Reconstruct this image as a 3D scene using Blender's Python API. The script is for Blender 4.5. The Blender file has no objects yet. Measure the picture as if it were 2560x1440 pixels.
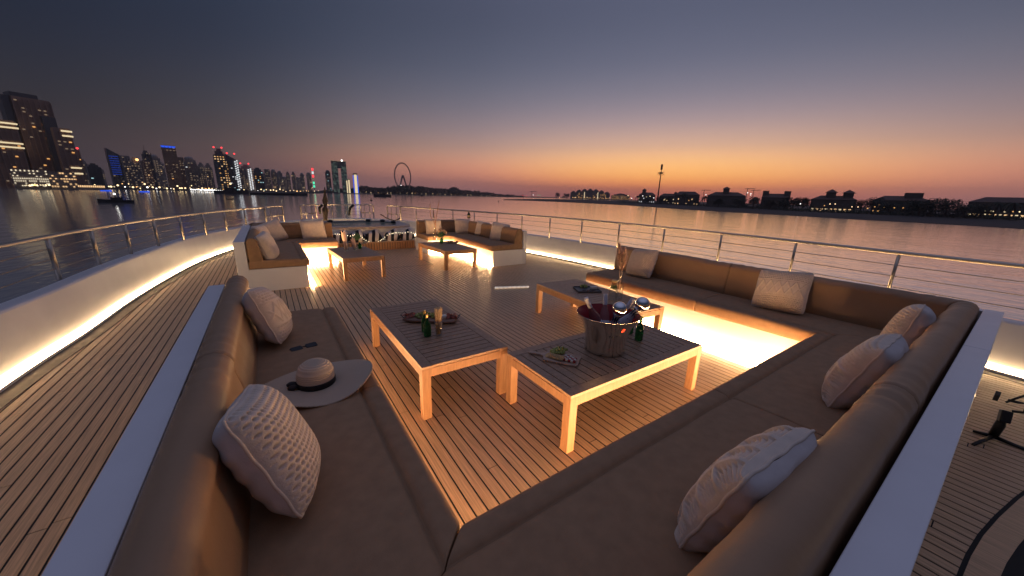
import bpy, math, random
from mathutils import Vector, Matrix, Euler
random.seed(7)
S = bpy.context.scene
COL = S.collection
R = math.radians

# ---------------------------------------------------------------- camera
YAW, PITCH, ROLL, FPX = -0.60338256, -0.25783351, -0.03087066, 876.474
EYE = Vector((0.0, 0.0, 1.6))
MC = (Matrix.Rotation(YAW, 3, 'Z') @ Matrix.Rotation(PITCH, 3, 'X') @ Matrix.Rotation(ROLL, 3, 'Y'))
cd = bpy.data.cameras.new('camera'); cam = bpy.data.objects.new('camera', cd); COL.objects.link(cam)
cd.sensor_width = 36.0; cd.lens = FPX / 2560 * 36.0; cd.clip_start = 0.03; cd.clip_end = 30000
m = Matrix.Identity(4)
for i in range(3):
    m[i][0] = MC[i][0]; m[i][1] = MC[i][2]; m[i][2] = -MC[i][1]; m[i][3] = EYE[i]
cam.matrix_world = m
S.camera = cam

def ray(u, v):
    return MC @ Vector(((u - 1280) / FPX, 1.0, -(v - 720) / FPX))
def at(u, v, z=0.0):
    """point of the horizontal plane at height z seen at photo pixel (u, v)"""
    d = ray(u, v); t = (z - EYE.z) / d.z
    return EYE + d * t
SEA = -6.4
def far(u, dist, v=480):
    """point of the water plane at a real distance in the direction of photo column u"""
    d = ray(u, v); h = math.hypot(d.x, d.y)
    return Vector((d.x / h * dist, d.y / h * dist, SEA))
def far_z(u, v, dist):
    d = ray(u, v); return EYE.z + d.z / math.hypot(d.x, d.y) * dist

# ---------------------------------------------------------------- colour helpers
def lin(c):
    return tuple((x / 255 / 12.92) if x / 255 <= .04045 else ((x / 255 + .055) / 1.055) ** 2.4 for x in c)

# ---------------------------------------------------------------- world: dusk sky after sunset
SUN_AZ = R(57.5)         # clockwise from +Y
W = bpy.data.worlds.new('World'); S.world = W; W.use_nodes = True
nt = W.node_tree; nt.nodes.clear()
N, L = nt.nodes.new, nt.links.new
out = N('ShaderNodeOutputWorld'); bg = N('ShaderNodeBackground'); L(bg.outputs[0], out.inputs[0])
tc = N('ShaderNodeTexCoord'); sep = N('ShaderNodeSeparateXYZ')
nrm = N('ShaderNodeVectorMath'); nrm.operation = 'NORMALIZE'; L(tc.outputs['Generated'], nrm.inputs[0]); L(nrm.outputs[0], sep.inputs[0])
def M_(op, a, b=None, nt=nt):
    n = nt.nodes.new('ShaderNodeMath'); n.operation = op
    for i, x in enumerate((a, b)):
        if x is None: continue
        if isinstance(x, (int, float)): n.inputs[i].default_value = x
        else: nt.links.new(x, n.inputs[i])
    return n.outputs[0]
el = M_('MULTIPLY', M_('ARCSINE', sep.outputs['Z']), 2 / math.pi)       # 0..1 for 0..90 degrees
flat = N('ShaderNodeVectorMath'); flat.operation = 'MULTIPLY'; L(nrm.outputs[0], flat.inputs[0]); flat.inputs[1].default_value = (1, 1, 0)
fn = N('ShaderNodeVectorMath'); fn.operation = 'NORMALIZE'; L(flat.outputs[0], fn.inputs[0])
dt = N('ShaderNodeVectorMath'); dt.operation = 'DOT_PRODUCT'; L(fn.outputs[0], dt.inputs[0]); dt.inputs[1].default_value = (math.sin(SUN_AZ), math.cos(SUN_AZ), 0)
ang = M_('DIVIDE', M_('ARCCOSINE', M_('MULTIPLY', dt.outputs['Value'], .99999)), math.pi)       # 0..1 for 0..180 degrees
def ramp(src, stops, interp='LINEAR', nt=nt):
    r = nt.nodes.new('ShaderNodeValToRGB'); cr = r.color_ramp; cr.interpolation = interp
    for i, (p, c) in enumerate(stops):
        e = cr.elements[i] if i < 2 else cr.elements.new(p)
        e.position = p; e.color = (*c, 1) if len(c) == 3 else c
    nt.links.new(src, r.inputs[0]); return r.outputs[0]
def sky_ramp(st):
    return ramp(el, [(e / 90, lin(c)) for e, c in st], 'B_SPLINE')
ZEN_LIFT = [(34, (91, 94, 118)), (52, (108, 112, 142)), (90, (118, 123, 156))]  # unseen upper sky, brightened towards the zenith to light the deck
sunside = sky_ramp([(0, (165, 88, 80)), (1.3, (205, 112, 82)), (2.3, (246, 150, 84)), (3.6, (255, 180, 98)), (5.4, (255, 192, 126)), (7.4, (218, 174, 146)), (10.5, (165, 145, 150)), (14, (128, 124, 138)), (18, (104, 107, 127)), (24, (87, 93, 115))] + ZEN_LIFT)
midside = sky_ramp([(0, (140, 98, 98)), (1.5, (172, 112, 104)), (3.2, (214, 136, 112)), (4.8, (214, 150, 124)), (6.6, (186, 147, 134)), (9, (154, 134, 138)), (12.5, (120, 117, 130)), (17, (94, 99, 118)), (24, (74, 80, 101))] + ZEN_LIFT)
duskside = sky_ramp([(0, (112, 86, 86)), (3, (106, 86, 86)), (5.5, (92, 82, 82)), (9, (78, 78, 84)), (14, (60, 65, 80)), (19, (46, 56, 74)), (26, (52, 61, 80))] + ZEN_LIFT)
darkside = sky_ramp([(0, (46, 41, 40)), (4, (46, 41, 42)), (8.5, (38, 39, 45)), (13, (30, 36, 50)), (18, (30, 37, 53)), (26, (44, 52, 72)), (36, (74, 79, 104)), (52, (108, 112, 142)), (90, (118, 123, 156))])  # top stops repeat the brightened unseen zenith
f1 = ramp(ang, [(5 / 180, (0, 0, 0)), (17 / 180, (.35,) * 3), (30 / 180, (1, 1, 1))], 'B_SPLINE')
f2 = ramp(ang, [(24 / 180, (0, 0, 0)), (42 / 180, (.48,) * 3), (62 / 180, (1, 1, 1))], 'B_SPLINE')
f3 = ramp(ang, [(44 / 180, (0, 0, 0)), (58 / 180, (.45,) * 3), (74 / 180, (1, 1, 1))], 'B_SPLINE')
def mixc(f, a, b):
    n = N('ShaderNodeMix'); n.data_type = 'RGBA'; L(f, n.inputs[0]); L(a, n.inputs[6]); L(b, n.inputs[7]); return n.outputs[2]
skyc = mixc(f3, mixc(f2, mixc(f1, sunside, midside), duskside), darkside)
boost = ramp(el, [(0, (1, 1, 1)), (3 / 90, (.88,) * 3), (7 / 90, (.72,) * 3), (22 / 90, (.60,) * 3)])      # x1.7 .. x1.0: the air in front dims the horizon
sc_ = N('ShaderNodeVectorMath'); sc_.operation = 'SCALE'; L(skyc, sc_.inputs[0]); L(M_('MULTIPLY', boost, 1 / .60), sc_.inputs['Scale'])
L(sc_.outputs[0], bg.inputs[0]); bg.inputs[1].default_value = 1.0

S.render.engine = 'CYCLES'
S.view_settings.view_transform = 'Standard'; S.view_settings.look = 'None'
S.view_settings.exposure = 0.0; S.view_settings.gamma = 1.0; S.view_settings.use_curve_mapping = False
S.cycles.max_bounces = 8; S.cycles.diffuse_bounces = 4; S.cycles.glossy_bounces = 4; S.cycles.transmission_bounces = 6
S.cycles.caustics_reflective = False; S.cycles.caustics_refractive = False
S.cycles.sample_clamp_indirect = 4.0

# ---------------------------------------------------------------- materials
MATS = {}
def mat(name, col, rough=.5, metal=0., bump=0., bscale=40., var=0., vscale=6., emit=None, estr=0., trans=0., ior=1.45, coat=0., sheen=0., spec=.5, stretch=None, nosample=False, alpha=1.):
    if name in MATS: return MATS[name]
    ma = bpy.data.materials.new(name); ma.use_nodes = True; nt = ma.node_tree; b = nt.nodes['Principled BSDF']
    b.inputs['Base Color'].default_value = (*col, 1); b.inputs['Roughness'].default_value = rough; b.inputs['Metallic'].default_value = metal
    b.inputs['IOR'].default_value = ior; b.inputs['Transmission Weight'].default_value = trans
    b.inputs['Coat Weight'].default_value = coat; b.inputs['Sheen Weight'].default_value = sheen; b.inputs['Specular IOR Level'].default_value = spec
    if emit is not None:
        b.inputs['Emission Color'].default_value = (*emit, 1); b.inputs['Emission Strength'].default_value = estr
    co = nt.nodes.new('ShaderNodeTexCoord').outputs['Object']
    if stretch:
        mp = nt.nodes.new('ShaderNodeMapping'); mp.inputs['Scale'].default_value = stretch; nt.links.new(co, mp.inputs[0]); co = mp.outputs[0]
    if var:
        n = nt.nodes.new('ShaderNodeTexNoise'); n.inputs['Scale'].default_value = vscale; n.inputs['Detail'].default_value = 5; nt.links.new(co, n.inputs['Vector'])
        r = nt.nodes.new('ShaderNodeValToRGB'); r.color_ramp.elements[0].position = .3; r.color_ramp.elements[1].position = .7
        r.color_ramp.elements[0].color = (*[max(0, c * (1 - var)) for c in col], 1); r.color_ramp.elements[1].color = (*[min(1, c * (1 + var)) for c in col], 1)
        nt.links.new(n.outputs['Fac'], r.inputs[0]); nt.links.new(r.outputs[0], b.inputs['Base Color'])
    if bump:
        n = nt.nodes.new('ShaderNodeTexNoise'); n.inputs['Scale'].default_value = bscale; n.inputs['Detail'].default_value = 4; nt.links.new(co, n.inputs['Vector'])
        bp = nt.nodes.new('ShaderNodeBump'); bp.inputs['Strength'].default_value = 1.0; bp.inputs['Distance'].default_value = bump
        nt.links.new(n.outputs['Fac'], bp.inputs['Height']); nt.links.new(bp.outputs[0], b.inputs['Normal'])
    if nosample:
        try: ma.cycles.emission_sampling = 'NONE'
        except Exception: pass
    MATS[name] = ma; return ma
def emis(name, col, s, sample=False):
    return mat(name, (.02, .02, .02), .6, emit=col, estr=s, nosample=not sample)

def teak(name, base, dark, tone_amt=.35, grain=(1.2, 40, 10), rough=.62):
    ma = bpy.data.materials.new(name); ma.use_nodes = True; nt = ma.node_tree; b = nt.nodes['Principled BSDF']
    tc = nt.nodes.new('ShaderNodeTexCoord'); mp = nt.nodes.new('ShaderNodeMapping'); mp.inputs['Scale'].default_value = grain
    nt.links.new(tc.outputs['Object'], mp.inputs[0])
    n = nt.nodes.new('ShaderNodeTexNoise'); n.inputs['Scale'].default_value = 3; n.inputs['Detail'].default_value = 6; n.inputs['Roughness'].default_value = .65; nt.links.new(mp.outputs[0], n.inputs['Vector'])
    n2 = nt.nodes.new('ShaderNodeTexNoise'); n2.inputs['Scale'].default_value = 1.3; n2.inputs['Detail'].default_value = 5; nt.links.new(tc.outputs['Object'], n2.inputs['Vector'])
    at_ = nt.nodes.new('ShaderNodeAttribute'); at_.attribute_name = 'tone'
    oi = nt.nodes.new('ShaderNodeObjectInfo')
    g = ramp(n.outputs['Fac'], [(.3, dark), (.7, base)], nt=nt)
    t = M_('ADD', M_('MULTIPLY', at_.outputs['Fac'], tone_amt), 1 - tone_amt * .5, nt=nt)
    t = M_('MULTIPLY', t, M_('ADD', M_('MULTIPLY', n2.outputs['Fac'], .5), .75, nt=nt), nt=nt)
    mx = nt.nodes.new('ShaderNodeVectorMath'); mx.operation = 'SCALE'; nt.links.new(g, mx.inputs[0]); nt.links.new(t, mx.inputs['Scale'])
    nt.links.new(mx.outputs[0], b.inputs['Base Color']); b.inputs['Roughness'].default_value = rough
    bp = nt.nodes.new('ShaderNodeBump'); bp.inputs['Distance'].default_value = .0012; nt.links.new(n.outputs['Fac'], bp.inputs['Height']); nt.links.new(bp.outputs[0], b.inputs['Normal'])
    MATS[name] = ma; return ma

M_TEAK = teak('teak_deck', (.66, .43, .235), (.35, .22, .12), 1.05, (40, 1.2, 10), .36)
M_TTOP = teak('teak_table', (.36, .215, .13), (.22, .13, .075), .7, (14, 14, 14), .40)
M_TLEG = teak('teak_leg', (.26, .135, .065), (.17, .085, .04), .2, (20, 20, 2), .5)
M_CAULK = mat('caulk', (.012, .011, .010), .7)
M_WHITE = mat('white_paint', (.88, .87, .86), .32, bump=.0004, bscale=8, var=.02, coat=.15)
M_WALL = mat('white_gelcoat', (.84, .82, .80), .28, bump=.003, bscale=1.6, var=.05, vscale=3)
M_FAB = mat('taupe_fabric', (.37, .225, .122), .85, bump=.0007, bscale=260, var=.10, vscale=16, sheen=.0)
M_FABV = mat('taupe_leatherette', (.38, .235, .13), .48, bump=.004, bscale=7, var=.06, vscale=3, sheen=.0)
M_STEEL = mat('stainless_steel', (.66, .56, .44), .28, metal=1., bump=.0002, bscale=60)
M_WIRE = mat('wire_steel', (.30, .25, .21), .4, metal=1.)
M_DARKM = mat('dark_metal', (.05, .05, .05), .4, metal=.6)
M_BLACK = mat('black_plastic', (.012, .012, .013), .35)
M_CREAM = mat('cream_cotton', (.76, .63, .50), .9, bump=.0015, bscale=180, var=.08, vscale=20, sheen=.3)
M_LINEN = mat('linen_cloth', (.68, .62, .58), .85, bump=.004, bscale=14, var=.05, vscale=12)
LEDW = (1.0, .58, .27); LEDB = (1.0, .66, .33)
M_LED = emis('led_warm', LEDW, 110.0, True)
M_LEDB = emis('led_bulwark', LEDB, 46.0, True)
M_LEDF = emis('led_far', LEDW, 250.0, True)
M_LEDL = emis('led_left', LEDW, 34.0, True)
M_LEDS = emis('led_stern', LEDW, 140.0, True)

# ---------------------------------------------------------------- mesh builder
class MB:
    def __init__(s): s.v = []; s.f = []; s.tone = []; s.t = 0.5
    def face(s, idx): s.f.append(tuple(idx)); s.tone.append(s.t)
    def add(s, vs, fs):
        o = len(s.v); s.v += [tuple(x) for x in vs]
        for f in fs: s.face([i + o for i in f])
    def box(s, x0, y0, z0, x1, y1, z1, M=None):
        vs = [(x0, y0, z0), (x1, y0, z0), (x1, y1, z0), (x0, y1, z0), (x0, y0, z1), (x1, y0, z1), (x1, y1, z1), (x0, y1, z1)]
        if M is not None: vs = [tuple(M @ Vector(p)) for p in vs]
        s.add(vs, [(0, 3, 2, 1), (4, 5, 6, 7), (0, 1, 5, 4), (1, 2, 6, 5), (2, 3, 7, 6), (3, 0, 4, 7)]); return s
    def prism(s, poly, z0, z1):
        n = len(poly); vs = [(p[0], p[1], z0) for p in poly] + [(p[0], p[1], z1) for p in poly]
        s.add(vs, [tuple(range(n))[::-1], tuple(range(n, 2 * n))] + [(i, (i + 1) % n, n + (i + 1) % n, n + i) for i in range(n)]); return s
    def tube(s, pts, r, n=8, caps=True, closed=False):
        pts = [Vector(p) for p in pts]; k = len(pts); rs = r if isinstance(r, (list, tuple)) else [r] * k
        o = len(s.v); up = None
        for i, p in enumerate(pts):
            a = pts[(i - 1) % k] if (i > 0 or closed) else p; b = pts[(i + 1) % k] if (i < k - 1 or closed) else p
            t = (b - a).normalized()
            if up is None:
                up = Vector((0, 0, 1)) if abs(t.z) < .9 else Vector((1, 0, 0))
            sd = t.cross(up).normalized(); up = sd.cross(t).normalized()
            for j in range(n):
                an = 2 * math.pi * j / n
                q = p + (sd * math.cos(an) + up * math.sin(an)) * rs[i]; s.v.append(tuple(q))
        for i in range(k if closed else k - 1):
            for j in range(n):
                a = o + i * n + j; b = o + i * n + (j + 1) % n; i2 = (i + 1) % k
                s.face((a, b, o + i2 * n + (j + 1) % n, o + i2 * n + j))
        if caps and not closed:
            s.face([o + j for j in range(n)][::-1]); s.face([o + (k - 1) * n + j for j in range(n)])
        return s
    def lathe(s, prof, n=24, M=None, cap0=True, cap1=True):
        o = len(s.v)
        for r, z in prof:
            for j in range(n):
                a = 2 * math.pi * j / n; p = Vector((r * math.cos(a), r * math.sin(a), z))
                if M is not None: p = M @ p
                s.v.append(tuple(p))
        for i in range(len(prof) - 1):
            for j in range(n):
                s.face((o + i * n + j, o + i * n + (j + 1) % n, o + (i + 1) * n + (j + 1) % n, o + (i + 1) * n + j))
        if cap0: s.face([o + j for j in range(n)][::-1])
        if cap1: s.face([o + (len(prof) - 1) * n + j for j in range(n)])
        return s
    def ball(s, c, r, n=10, sc=(1, 1, 1)):
        h = max(4, n // 2); prof = [(math.sin(math.pi * i / h) * r + 1e-5, -math.cos(math.pi * i / h) * r) for i in range(h + 1)]
        M = Matrix.Translation(c) @ Matrix.Diagonal((*sc, 1)); return s.lathe(prof, n, M, False, False)
    def build(s, name, ma, parent=None, smooth=False, bevel=0., world=False, sub=0, tone=False, kind=None, seg=2):
        if world and parent is not None:
            w = wloc(parent); s.v = [(a - w.x, b - w.y, c - w.z) for a, b, c in s.v]
        me = bpy.data.meshes.new(name); me.from_pydata(s.v, [], s.f); me.update()
        if tone:
            at_ = me.attributes.new('tone', 'FLOAT', 'FACE'); at_.data.foreach_set('value', s.tone)
        if smooth: me.polygons.foreach_set('use_smooth', [True] * len(me.polygons))
        me.materials.append(ma)
        o = bpy.data.objects.new(name, me); COL.objects.link(o)
        if parent is not None: o.parent = parent
        if bevel:
            md = o.modifiers.new('bevel', 'BEVEL'); md.width = bevel; md.segments = seg; md.limit_method = 'ANGLE'
        if sub:
            md = o.modifiers.new('sub', 'SUBSURF'); md.levels = sub; md.render_levels = sub
        if kind: o['kind'] = kind
        return o
def wloc(o):
    w = Vector((0, 0, 0))
    while o is not None: w += o.location; o = o.parent
    return w
def tag(o, label=None, cat=None, group=None, kind=None):
    if label: o['label'] = label
    if cat: o['category'] = cat
    if group: o['group'] = group
    if kind: o['kind'] = kind
    return o
def empty(name, loc=(0, 0, 0), label=None, cat=None, group=None, rz=0):
    o = bpy.data.objects.new(name, None); COL.objects.link(o); o.location = loc; o.rotation_euler = (0, 0, rz)
    o.empty_display_size = .1
    return tag(o, label, cat, group)
KIDS = None
def copy_tree(o, parent=None):
    c = o.copy(); COL.objects.link(c); c.parent = parent
    for ch in [x for x in o.children]: copy_tree(ch, c)
    return c
def axes(o, x, n):
    """matrix with columns X=x, Z=n"""
    z = Vector(n).normalized(); x = Vector(x); x = (x - z * x.dot(z)).normalized(); y = z.cross(x)
    M = Matrix.Identity(4)
    for i in range(3): M[i][0] = x[i]; M[i][1] = y[i]; M[i][2] = z[i]; M[i][3] = o[i]
    return M
def mesh_text(txt, size, ma, name, parent, M, ext=.0006):
    cu = bpy.data.curves.new(name, 'FONT'); cu.body = txt; cu.size = size; cu.extrude = ext; cu.align_x = 'CENTER'
    t = bpy.data.objects.new(name + '_tmp', cu); COL.objects.link(t)
    dg = bpy.context.evaluated_depsgraph_get(); me = bpy.data.meshes.new_from_object(t.evaluated_get(dg)); bpy.data.objects.remove(t)
    me.materials.clear(); me.materials.append(ma)
    o = bpy.data.objects.new(name, me); COL.objects.link(o); o.parent = parent; o.matrix_local = M; return o

# ---------------------------------------------------------------- water
def water_mat():
    ma = bpy.data.materials.new('sea_water'); ma.use_nodes = True; nt = ma.node_tree; b = nt.nodes['Principled BSDF']
    b.inputs['Base Color'].default_value = (.93, .93, .93, 1); b.inputs['Metallic'].default_value = .85; b.inputs['Roughness'].default_value = .10; b.inputs['IOR'].default_value = 1.33
    tc = nt.nodes.new('ShaderNodeTexCoord')
    hs = []
    for sc, st, w, det in ((.10, (1, .45, 1), 1.3, 3), (.55, (1, .34, 1), .85, 3), (2.0, (1, .45, 1), .26, 3)):
        mp = nt.nodes.new('ShaderNodeMapping'); mp.inputs['Rotation'].default_value = (0, 0, R(-62)); mp.inputs['Scale'].default_value = st; nt.links.new(tc.outputs['Object'], mp.inputs[0])
        n = nt.nodes.new('ShaderNodeTexNoise'); n.inputs['Scale'].default_value = sc; n.inputs['Detail'].default_value = det; n.inputs['Distortion'].default_value = .4; nt.links.new(mp.outputs[0], n.inputs['Vector'])
        hs.append(M_('MULTIPLY', n.outputs['Fac'], w, nt=nt))
    h = M_('ADD', M_('ADD', hs[0], hs[1], nt=nt), hs[2], nt=nt)
    bp = nt.nodes.new('ShaderNodeBump'); bp.inputs['Strength'].default_value = 1.0; bp.inputs['Distance'].default_value = .085
    nt.links.new(h, bp.inputs['Height']); nt.links.new(bp.outputs[0], b.inputs['Normal'])
    return ma
w = MB(); w.box(-6000, -6000, SEA - 2, 6000, 6000, SEA)
sea = w.build('water', water_mat()); tag(sea, 'calm sea reflecting the pink and grey dusk sky', kind='structure')

# ---------------------------------------------------------------- deck and hull line
INNER = [(-2.02, -3.2), (-2.0, 0), (-1.96, 2.5), (-1.90, 4.2), (-1.865, 4.8), (-1.80, 5.6), (-1.74, 6.9), (-1.57, 8.6), (-1.33, 10.1), (-.88, 11.7), (-.25, 13.0), (.55, 14.2), (1.5, 15.1), (2.35, 15.4),
         (3.15, 15.15), (4.0, 14.3), (4.65, 13.0), (5.1, 11.9), (5.65, 10.1), (6.05, 8.3), (6.30, 6.7), (6.42, 5.2), (6.42, 3.2), (6.24, 1.5), (5.96, 0.0), (5.72, -1.2), (5.3, -3.2)]
def spline(pts, k=6):
    o = []
    for i in range(len(pts) - 1):
        p0 = pts[max(i - 1, 0)]; p1 = pts[i]; p2 = pts[i + 1]; p3 = pts[min(i + 2, len(pts) - 1)]
        for j in range(k):
            t = j / k
            o.append(tuple(.5 * ((2 * b) + (-a + c) * t + (2 * a - 5 * b + 4 * c - d) * t * t + (-a + 3 * b - 3 * c + d) * t ** 3) for a, b, c, d in zip(p0, p1, p2, p3)))
    o.append(tuple(pts[-1])); return o
INS = spline(INNER, 6)
def offset(pts, d):
    o = []
    for i, p in enumerate(pts):
        a = pts[max(i - 1, 0)]; b = pts[min(i + 1, len(pts) - 1)]
        tx, ty = b[0] - a[0], b[1] - a[1]; l = math.hypot(tx, ty); o.append((p[0] - ty / l * d, p[1] + tx / l * d))   # left of travel = outward
    return o
def sweep(pts_list_z, name, ma, parent, **kw):
    """closed profile swept along the hull line: list of (offset, z)"""
    rows = [offset(INS, d) for d, z in pts_list_z]; k = len(rows); n = len(INS); mb = MB()
    for i in range(n):
        for j, (d, z) in enumerate(pts_list_z): mb.v.append((rows[j][i][0], rows[j][i][1], z))
    for i in range(n - 1):
        for j in range(k):
            mb.face((i * k + j, (i + 1) * k + j, (i + 1) * k + (j + 1) % k, i * k + (j + 1) % k))
    mb.face(list(range(k))); mb.face([(n - 1) * k + j for j in range(k)][::-1])
    return mb.build(name, ma, parent, smooth=kw.get('smooth', False), world=True)
# deck substrate (black caulking shows between the planks)
mb = MB(); mb.prism([(p[0], p[1]) for p in offset(INS, .05)][::-1], -.06, 0.0)
deck = mb.build('deck', M_CAULK); tag(deck, 'teak planked bow deck with black caulked seams', kind='structure')
edge_mat = mat('margin_board', (.13, .105, .085), .6, var=.2, vscale=12)
sweep([(-.150, .001), (-.150, .0065), (-.015, .0065), (-.015, .001)], 'margin_board', edge_mat, deck)
# curved margin of the round well behind the sofa
ARC = [at(u, v) for u, v in ((2390, 1500), (2404, 1440), (2425, 1390), (2455, 1340), (2495, 1294), (2545, 1248), (2600, 1207), (2670, 1165), (2760, 1120))]
ARC2 = [at(u, v) for u, v in ((2475, 1520), (2495, 1455), (2516, 1408), (2545, 1365), (2580, 1325), (2630, 1283), (2690, 1245), (2750, 1212), (2830, 1175))]
# hull clip
def xrange_at(y):
    ins = offset(INS, -.095); xs = []
    for i in range(len(ins) - 1):
        (x0, y0), (x1, y1) = ins[i], ins[i + 1]
        if (y0 - y) * (y1 - y) <= 0 and y0 != y1: xs.append(x0 + (x1 - x0) * (y - y0) / (y1 - y0))
    return (min(xs), max(xs)) if len(xs) >= 2 else None
def yrange_at(x):
    ins = offset(INS, -.095); ys = []
    for i in range(len(ins) - 1):
        (x0, y0), (x1, y1) = ins[i], ins[i + 1]
        if (x0 - x) * (x1 - x) <= 0 and x0 != x1: ys.append(y0 + (y1 - y0) * (x - x0) / (x1 - x0))
    return ys
def arc_y(x):
    """the well lies below this line (smaller y)"""
    if x < ARC[0].x: return -9
    for a, b in zip(ARC, ARC[1:]):
        if a.x <= x <= b.x: return a.y + (b.y - a.y) * (x - a.x) / (b.x - a.x)
    return ARC[-1].y
PITCHW = .0698; GAP = .0108; X0 = .6974 - .0698 * 20
HATCH = (1.40, 7.66, 3.03, 9.3)
planks = []
k0 = int((-2.1 - X0) / PITCHW) - 1
for k in range(k0, k0 + 125):
    xa = X0 + k * PITCHW + GAP / 2; xb = xa + PITCHW - GAP; xm = (xa + xb) / 2
    ys = yrange_at(xm)
    if not ys: continue
    ya, yb = (min(ys) if len(ys) > 1 else -3.1), max(ys)
    if len(ys) == 1: ya = -3.1
    arc = arc_y(xm) > -8
    ya = max(ya, -1.6, arc_y(xm) + .012)
    y = ya - random.uniform(0, 2.2)
    while y < yb:
        e = y + random.uniform(1.7, 2.9)
        a, b = max(y, ya), min(e, yb)
        if b - a > .04: planks.append((xa, xb, a + .0028, b - .0028, random.random(), arc and a == ya))
        y = e
def dist2(p):
    xm = (p[0] + p[1]) / 2; yy = min(max(.8, p[2]), p[3]); 
    hid = 1.0
    if (xm < -.48 or .40 < xm < 3.95 or xm > 4.86): hid = 1.0
    else: hid = 6.0 if p[2] < 3.2 else 1.0
    return ((xm - 1.2) ** 2 * .6 + (max(p[2], .3)) ** 2) * hid
planks.sort(key=dist2)
rest = MB()
for i, (xa, xb, a, b, t, sl) in enumerate(planks):
    mb = MB() if i < 290 else rest
    mb.t = t
    if sl: mb.prism([(xa, arc_y(xa) + .014), (xb, arc_y(xb) + .014), (xb, b), (xa, b)], -.01, .003)
    else: mb.box(xa, a, -.01, xb, b, .003)
    if i < 290: mb.build('plank', M_TEAK, deck, tone=True)
rest.build('far_planks', M_TEAK, deck, tone=True, kind='stuff')
# margin and well
mb = MB(); poly = [(p.x, p.y) for p in ARC] + [(p.x, p.y) for p in ARC2][::-1]
for i in range(len(ARC) - 1):
    mb = MB(); a, b, c, d = ARC[i], ARC[i + 1], ARC2[i + 1], ARC2[i]
    mb.t = random.random(); mb.prism([(p.x, p.y) for p in (d, c, b.lerp(c, .03), a.lerp(d, .03))], -.01, .005)
    mb.build('curved_board', M_TEAK, deck, tone=True)

# bulwark
bul = empty('bulwark', (2.2, 6, 0), 'low white curved bulwark around the whole bow deck with a glowing strip along its foot', 'bulwark')
sweep([(0.03, .0), (0.035, .09), (.10, .50), (.112, .517), (.13, .522), (.255, .522), (.27, .515), (.27, -1.6), (.03, -1.6)], 'side_wall', M_WALL, bul, smooth=False)
sweep([(0.0, .006), (0.0, .042), (.034, .042), (.034, .006)], 'led_strip', M_LEDB, bul)
sweep([(-.016, .004), (-.016, .031), (-.011, .031), (-.011, .004)], 'cove_lip', M_WALL, bul)
sweep([(0.3, -1.55), (.31, -1.6), (1.3, SEA - .5), (1.2, SEA - .5)], 'hull', M_WALL, bul)
# ---------------------------------------------------------------- sofas
from mathutils import noise as mnoise
def loft(prof, O, D, Nn, s0, s1, m0, m1, r=.018, name='seat_cushion', ma=None, parent=None, mid=32, crown=.0):
    if name == 'backrest': mid = 64
    """closed profile (d, z) lofted from s0+m0*d to s1+m1*d; d runs along Nn from the outer wall"""
    O = Vector(O); D = Vector(D); Nn = Vector(Nn); mb = MB()
    cd_ = sum(p[0] for p in prof) / len(prof); cz = sum(p[1] for p in prof) / len(prof)
    w = (max(p[0] for p in prof) - min(p[0] for p in prof)) / 2; h = (max(p[1] for p in prof) - min(p[1] for p in prof)) / 2
    st = []
    for q in (0, .12, .35, .65, 1): st.append((0, q * r, r * (1 - math.sqrt(max(0, 1 - (1 - q) ** 2)))))
    for i in range(1, mid): st.append((i / mid, 0, 0))
    for q in (1, .65, .35, .12, 0): st.append((1, -q * r, r * (1 - math.sqrt(max(0, 1 - (1 - q) ** 2)))))
    k = len(prof)
    for t, off, ins in st:
        kd = 1 - ins / w; kz = 1 - ins / h
        for d, z in prof:
            dd = cd_ + (d - cd_) * kd; zz = cz + (z - cz) * kz
            a = s0 + m0 * d; b = s1 + m1 * d
            if crown and z > cz: zz += crown * math.sin(math.pi * min(max(t, 0), 1))
            P = O + D * (a + (b - a) * t + off) + Nn * dd
            q = Vector((P.x * 4, P.y * 4, zz * 6)); w1 = mnoise.noise(q); w2 = mnoise.noise(q * 3.1)
            if name == 'backrest':
                if z > .6:
                    sd_ = (b - a) * t; dj = min(abs(sd_ - .17), abs((b - a) - sd_ - .15)); dent = .013 * math.exp(-(dj / .016) ** 2) + .006 * math.exp(-(abs(dj - .11) / .03) ** 2)
                    zz += .006 * w1 + .0025 * w2 - dent * (1 if z > cz else .3); P = P + Nn * (.005 * w1 + .002 * w2)
            elif z > cz: zz += .004 * w1 + .0015 * w2
            mb.v.append((P.x, P.y, zz))
    for i in range(len(st) - 1):
        for j in range(k):
            mb.face((i * k + j, i * k + (j + 1) % k, (i + 1) * k + (j + 1) % k, (i + 1) * k + j))
    mb.face(list(range(k))[::-1]); mb.face([(len(st) - 1) * k + j for j in range(k)])
    if (D.cross(Nn)).z > 0: mb.f = [f[::-1] for f in mb.f]
    return mb.build(name, ma or M_FAB, parent, smooth=True, world=True)
def arcp(cx, cz, r, a0, a1, n=5):
    return [(cx + r * math.cos(R(a0 + (a1 - a0) * i / n)), cz + r * math.sin(R(a0 + (a1 - a0) * i / n))) for i in range(n + 1)]
def seat_prof(dback, dfront, z0=.365, z1=.487):
    # runs from back-bottom, forward along the bottom, up the front, back along the top
    p = [(dback, z0), (dfront - .02, z0)] + arcp(dfront - .014, z0 + .014, .014, -90, 0, 3) + arcp(dfront - .035, z1 - .035, .035, 0, 90, 5)
    g = dfront - .115
    p += [(g + .035, z1 + .001), (g + .016, z1 - .005), (g + .005, z1 - .016), (g, z1 - .024), (g - .005, z1 - .016), (g - .016, z1 - .004), (g - .035, z1 + .003)]
    n = 5
    for i in range(1, n + 1):
        t = i / n; p.append((g - .035 + (dback - g + .035) * t, z1 + .003 + .010 * math.sin(math.pi * t)))
    return p
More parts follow.
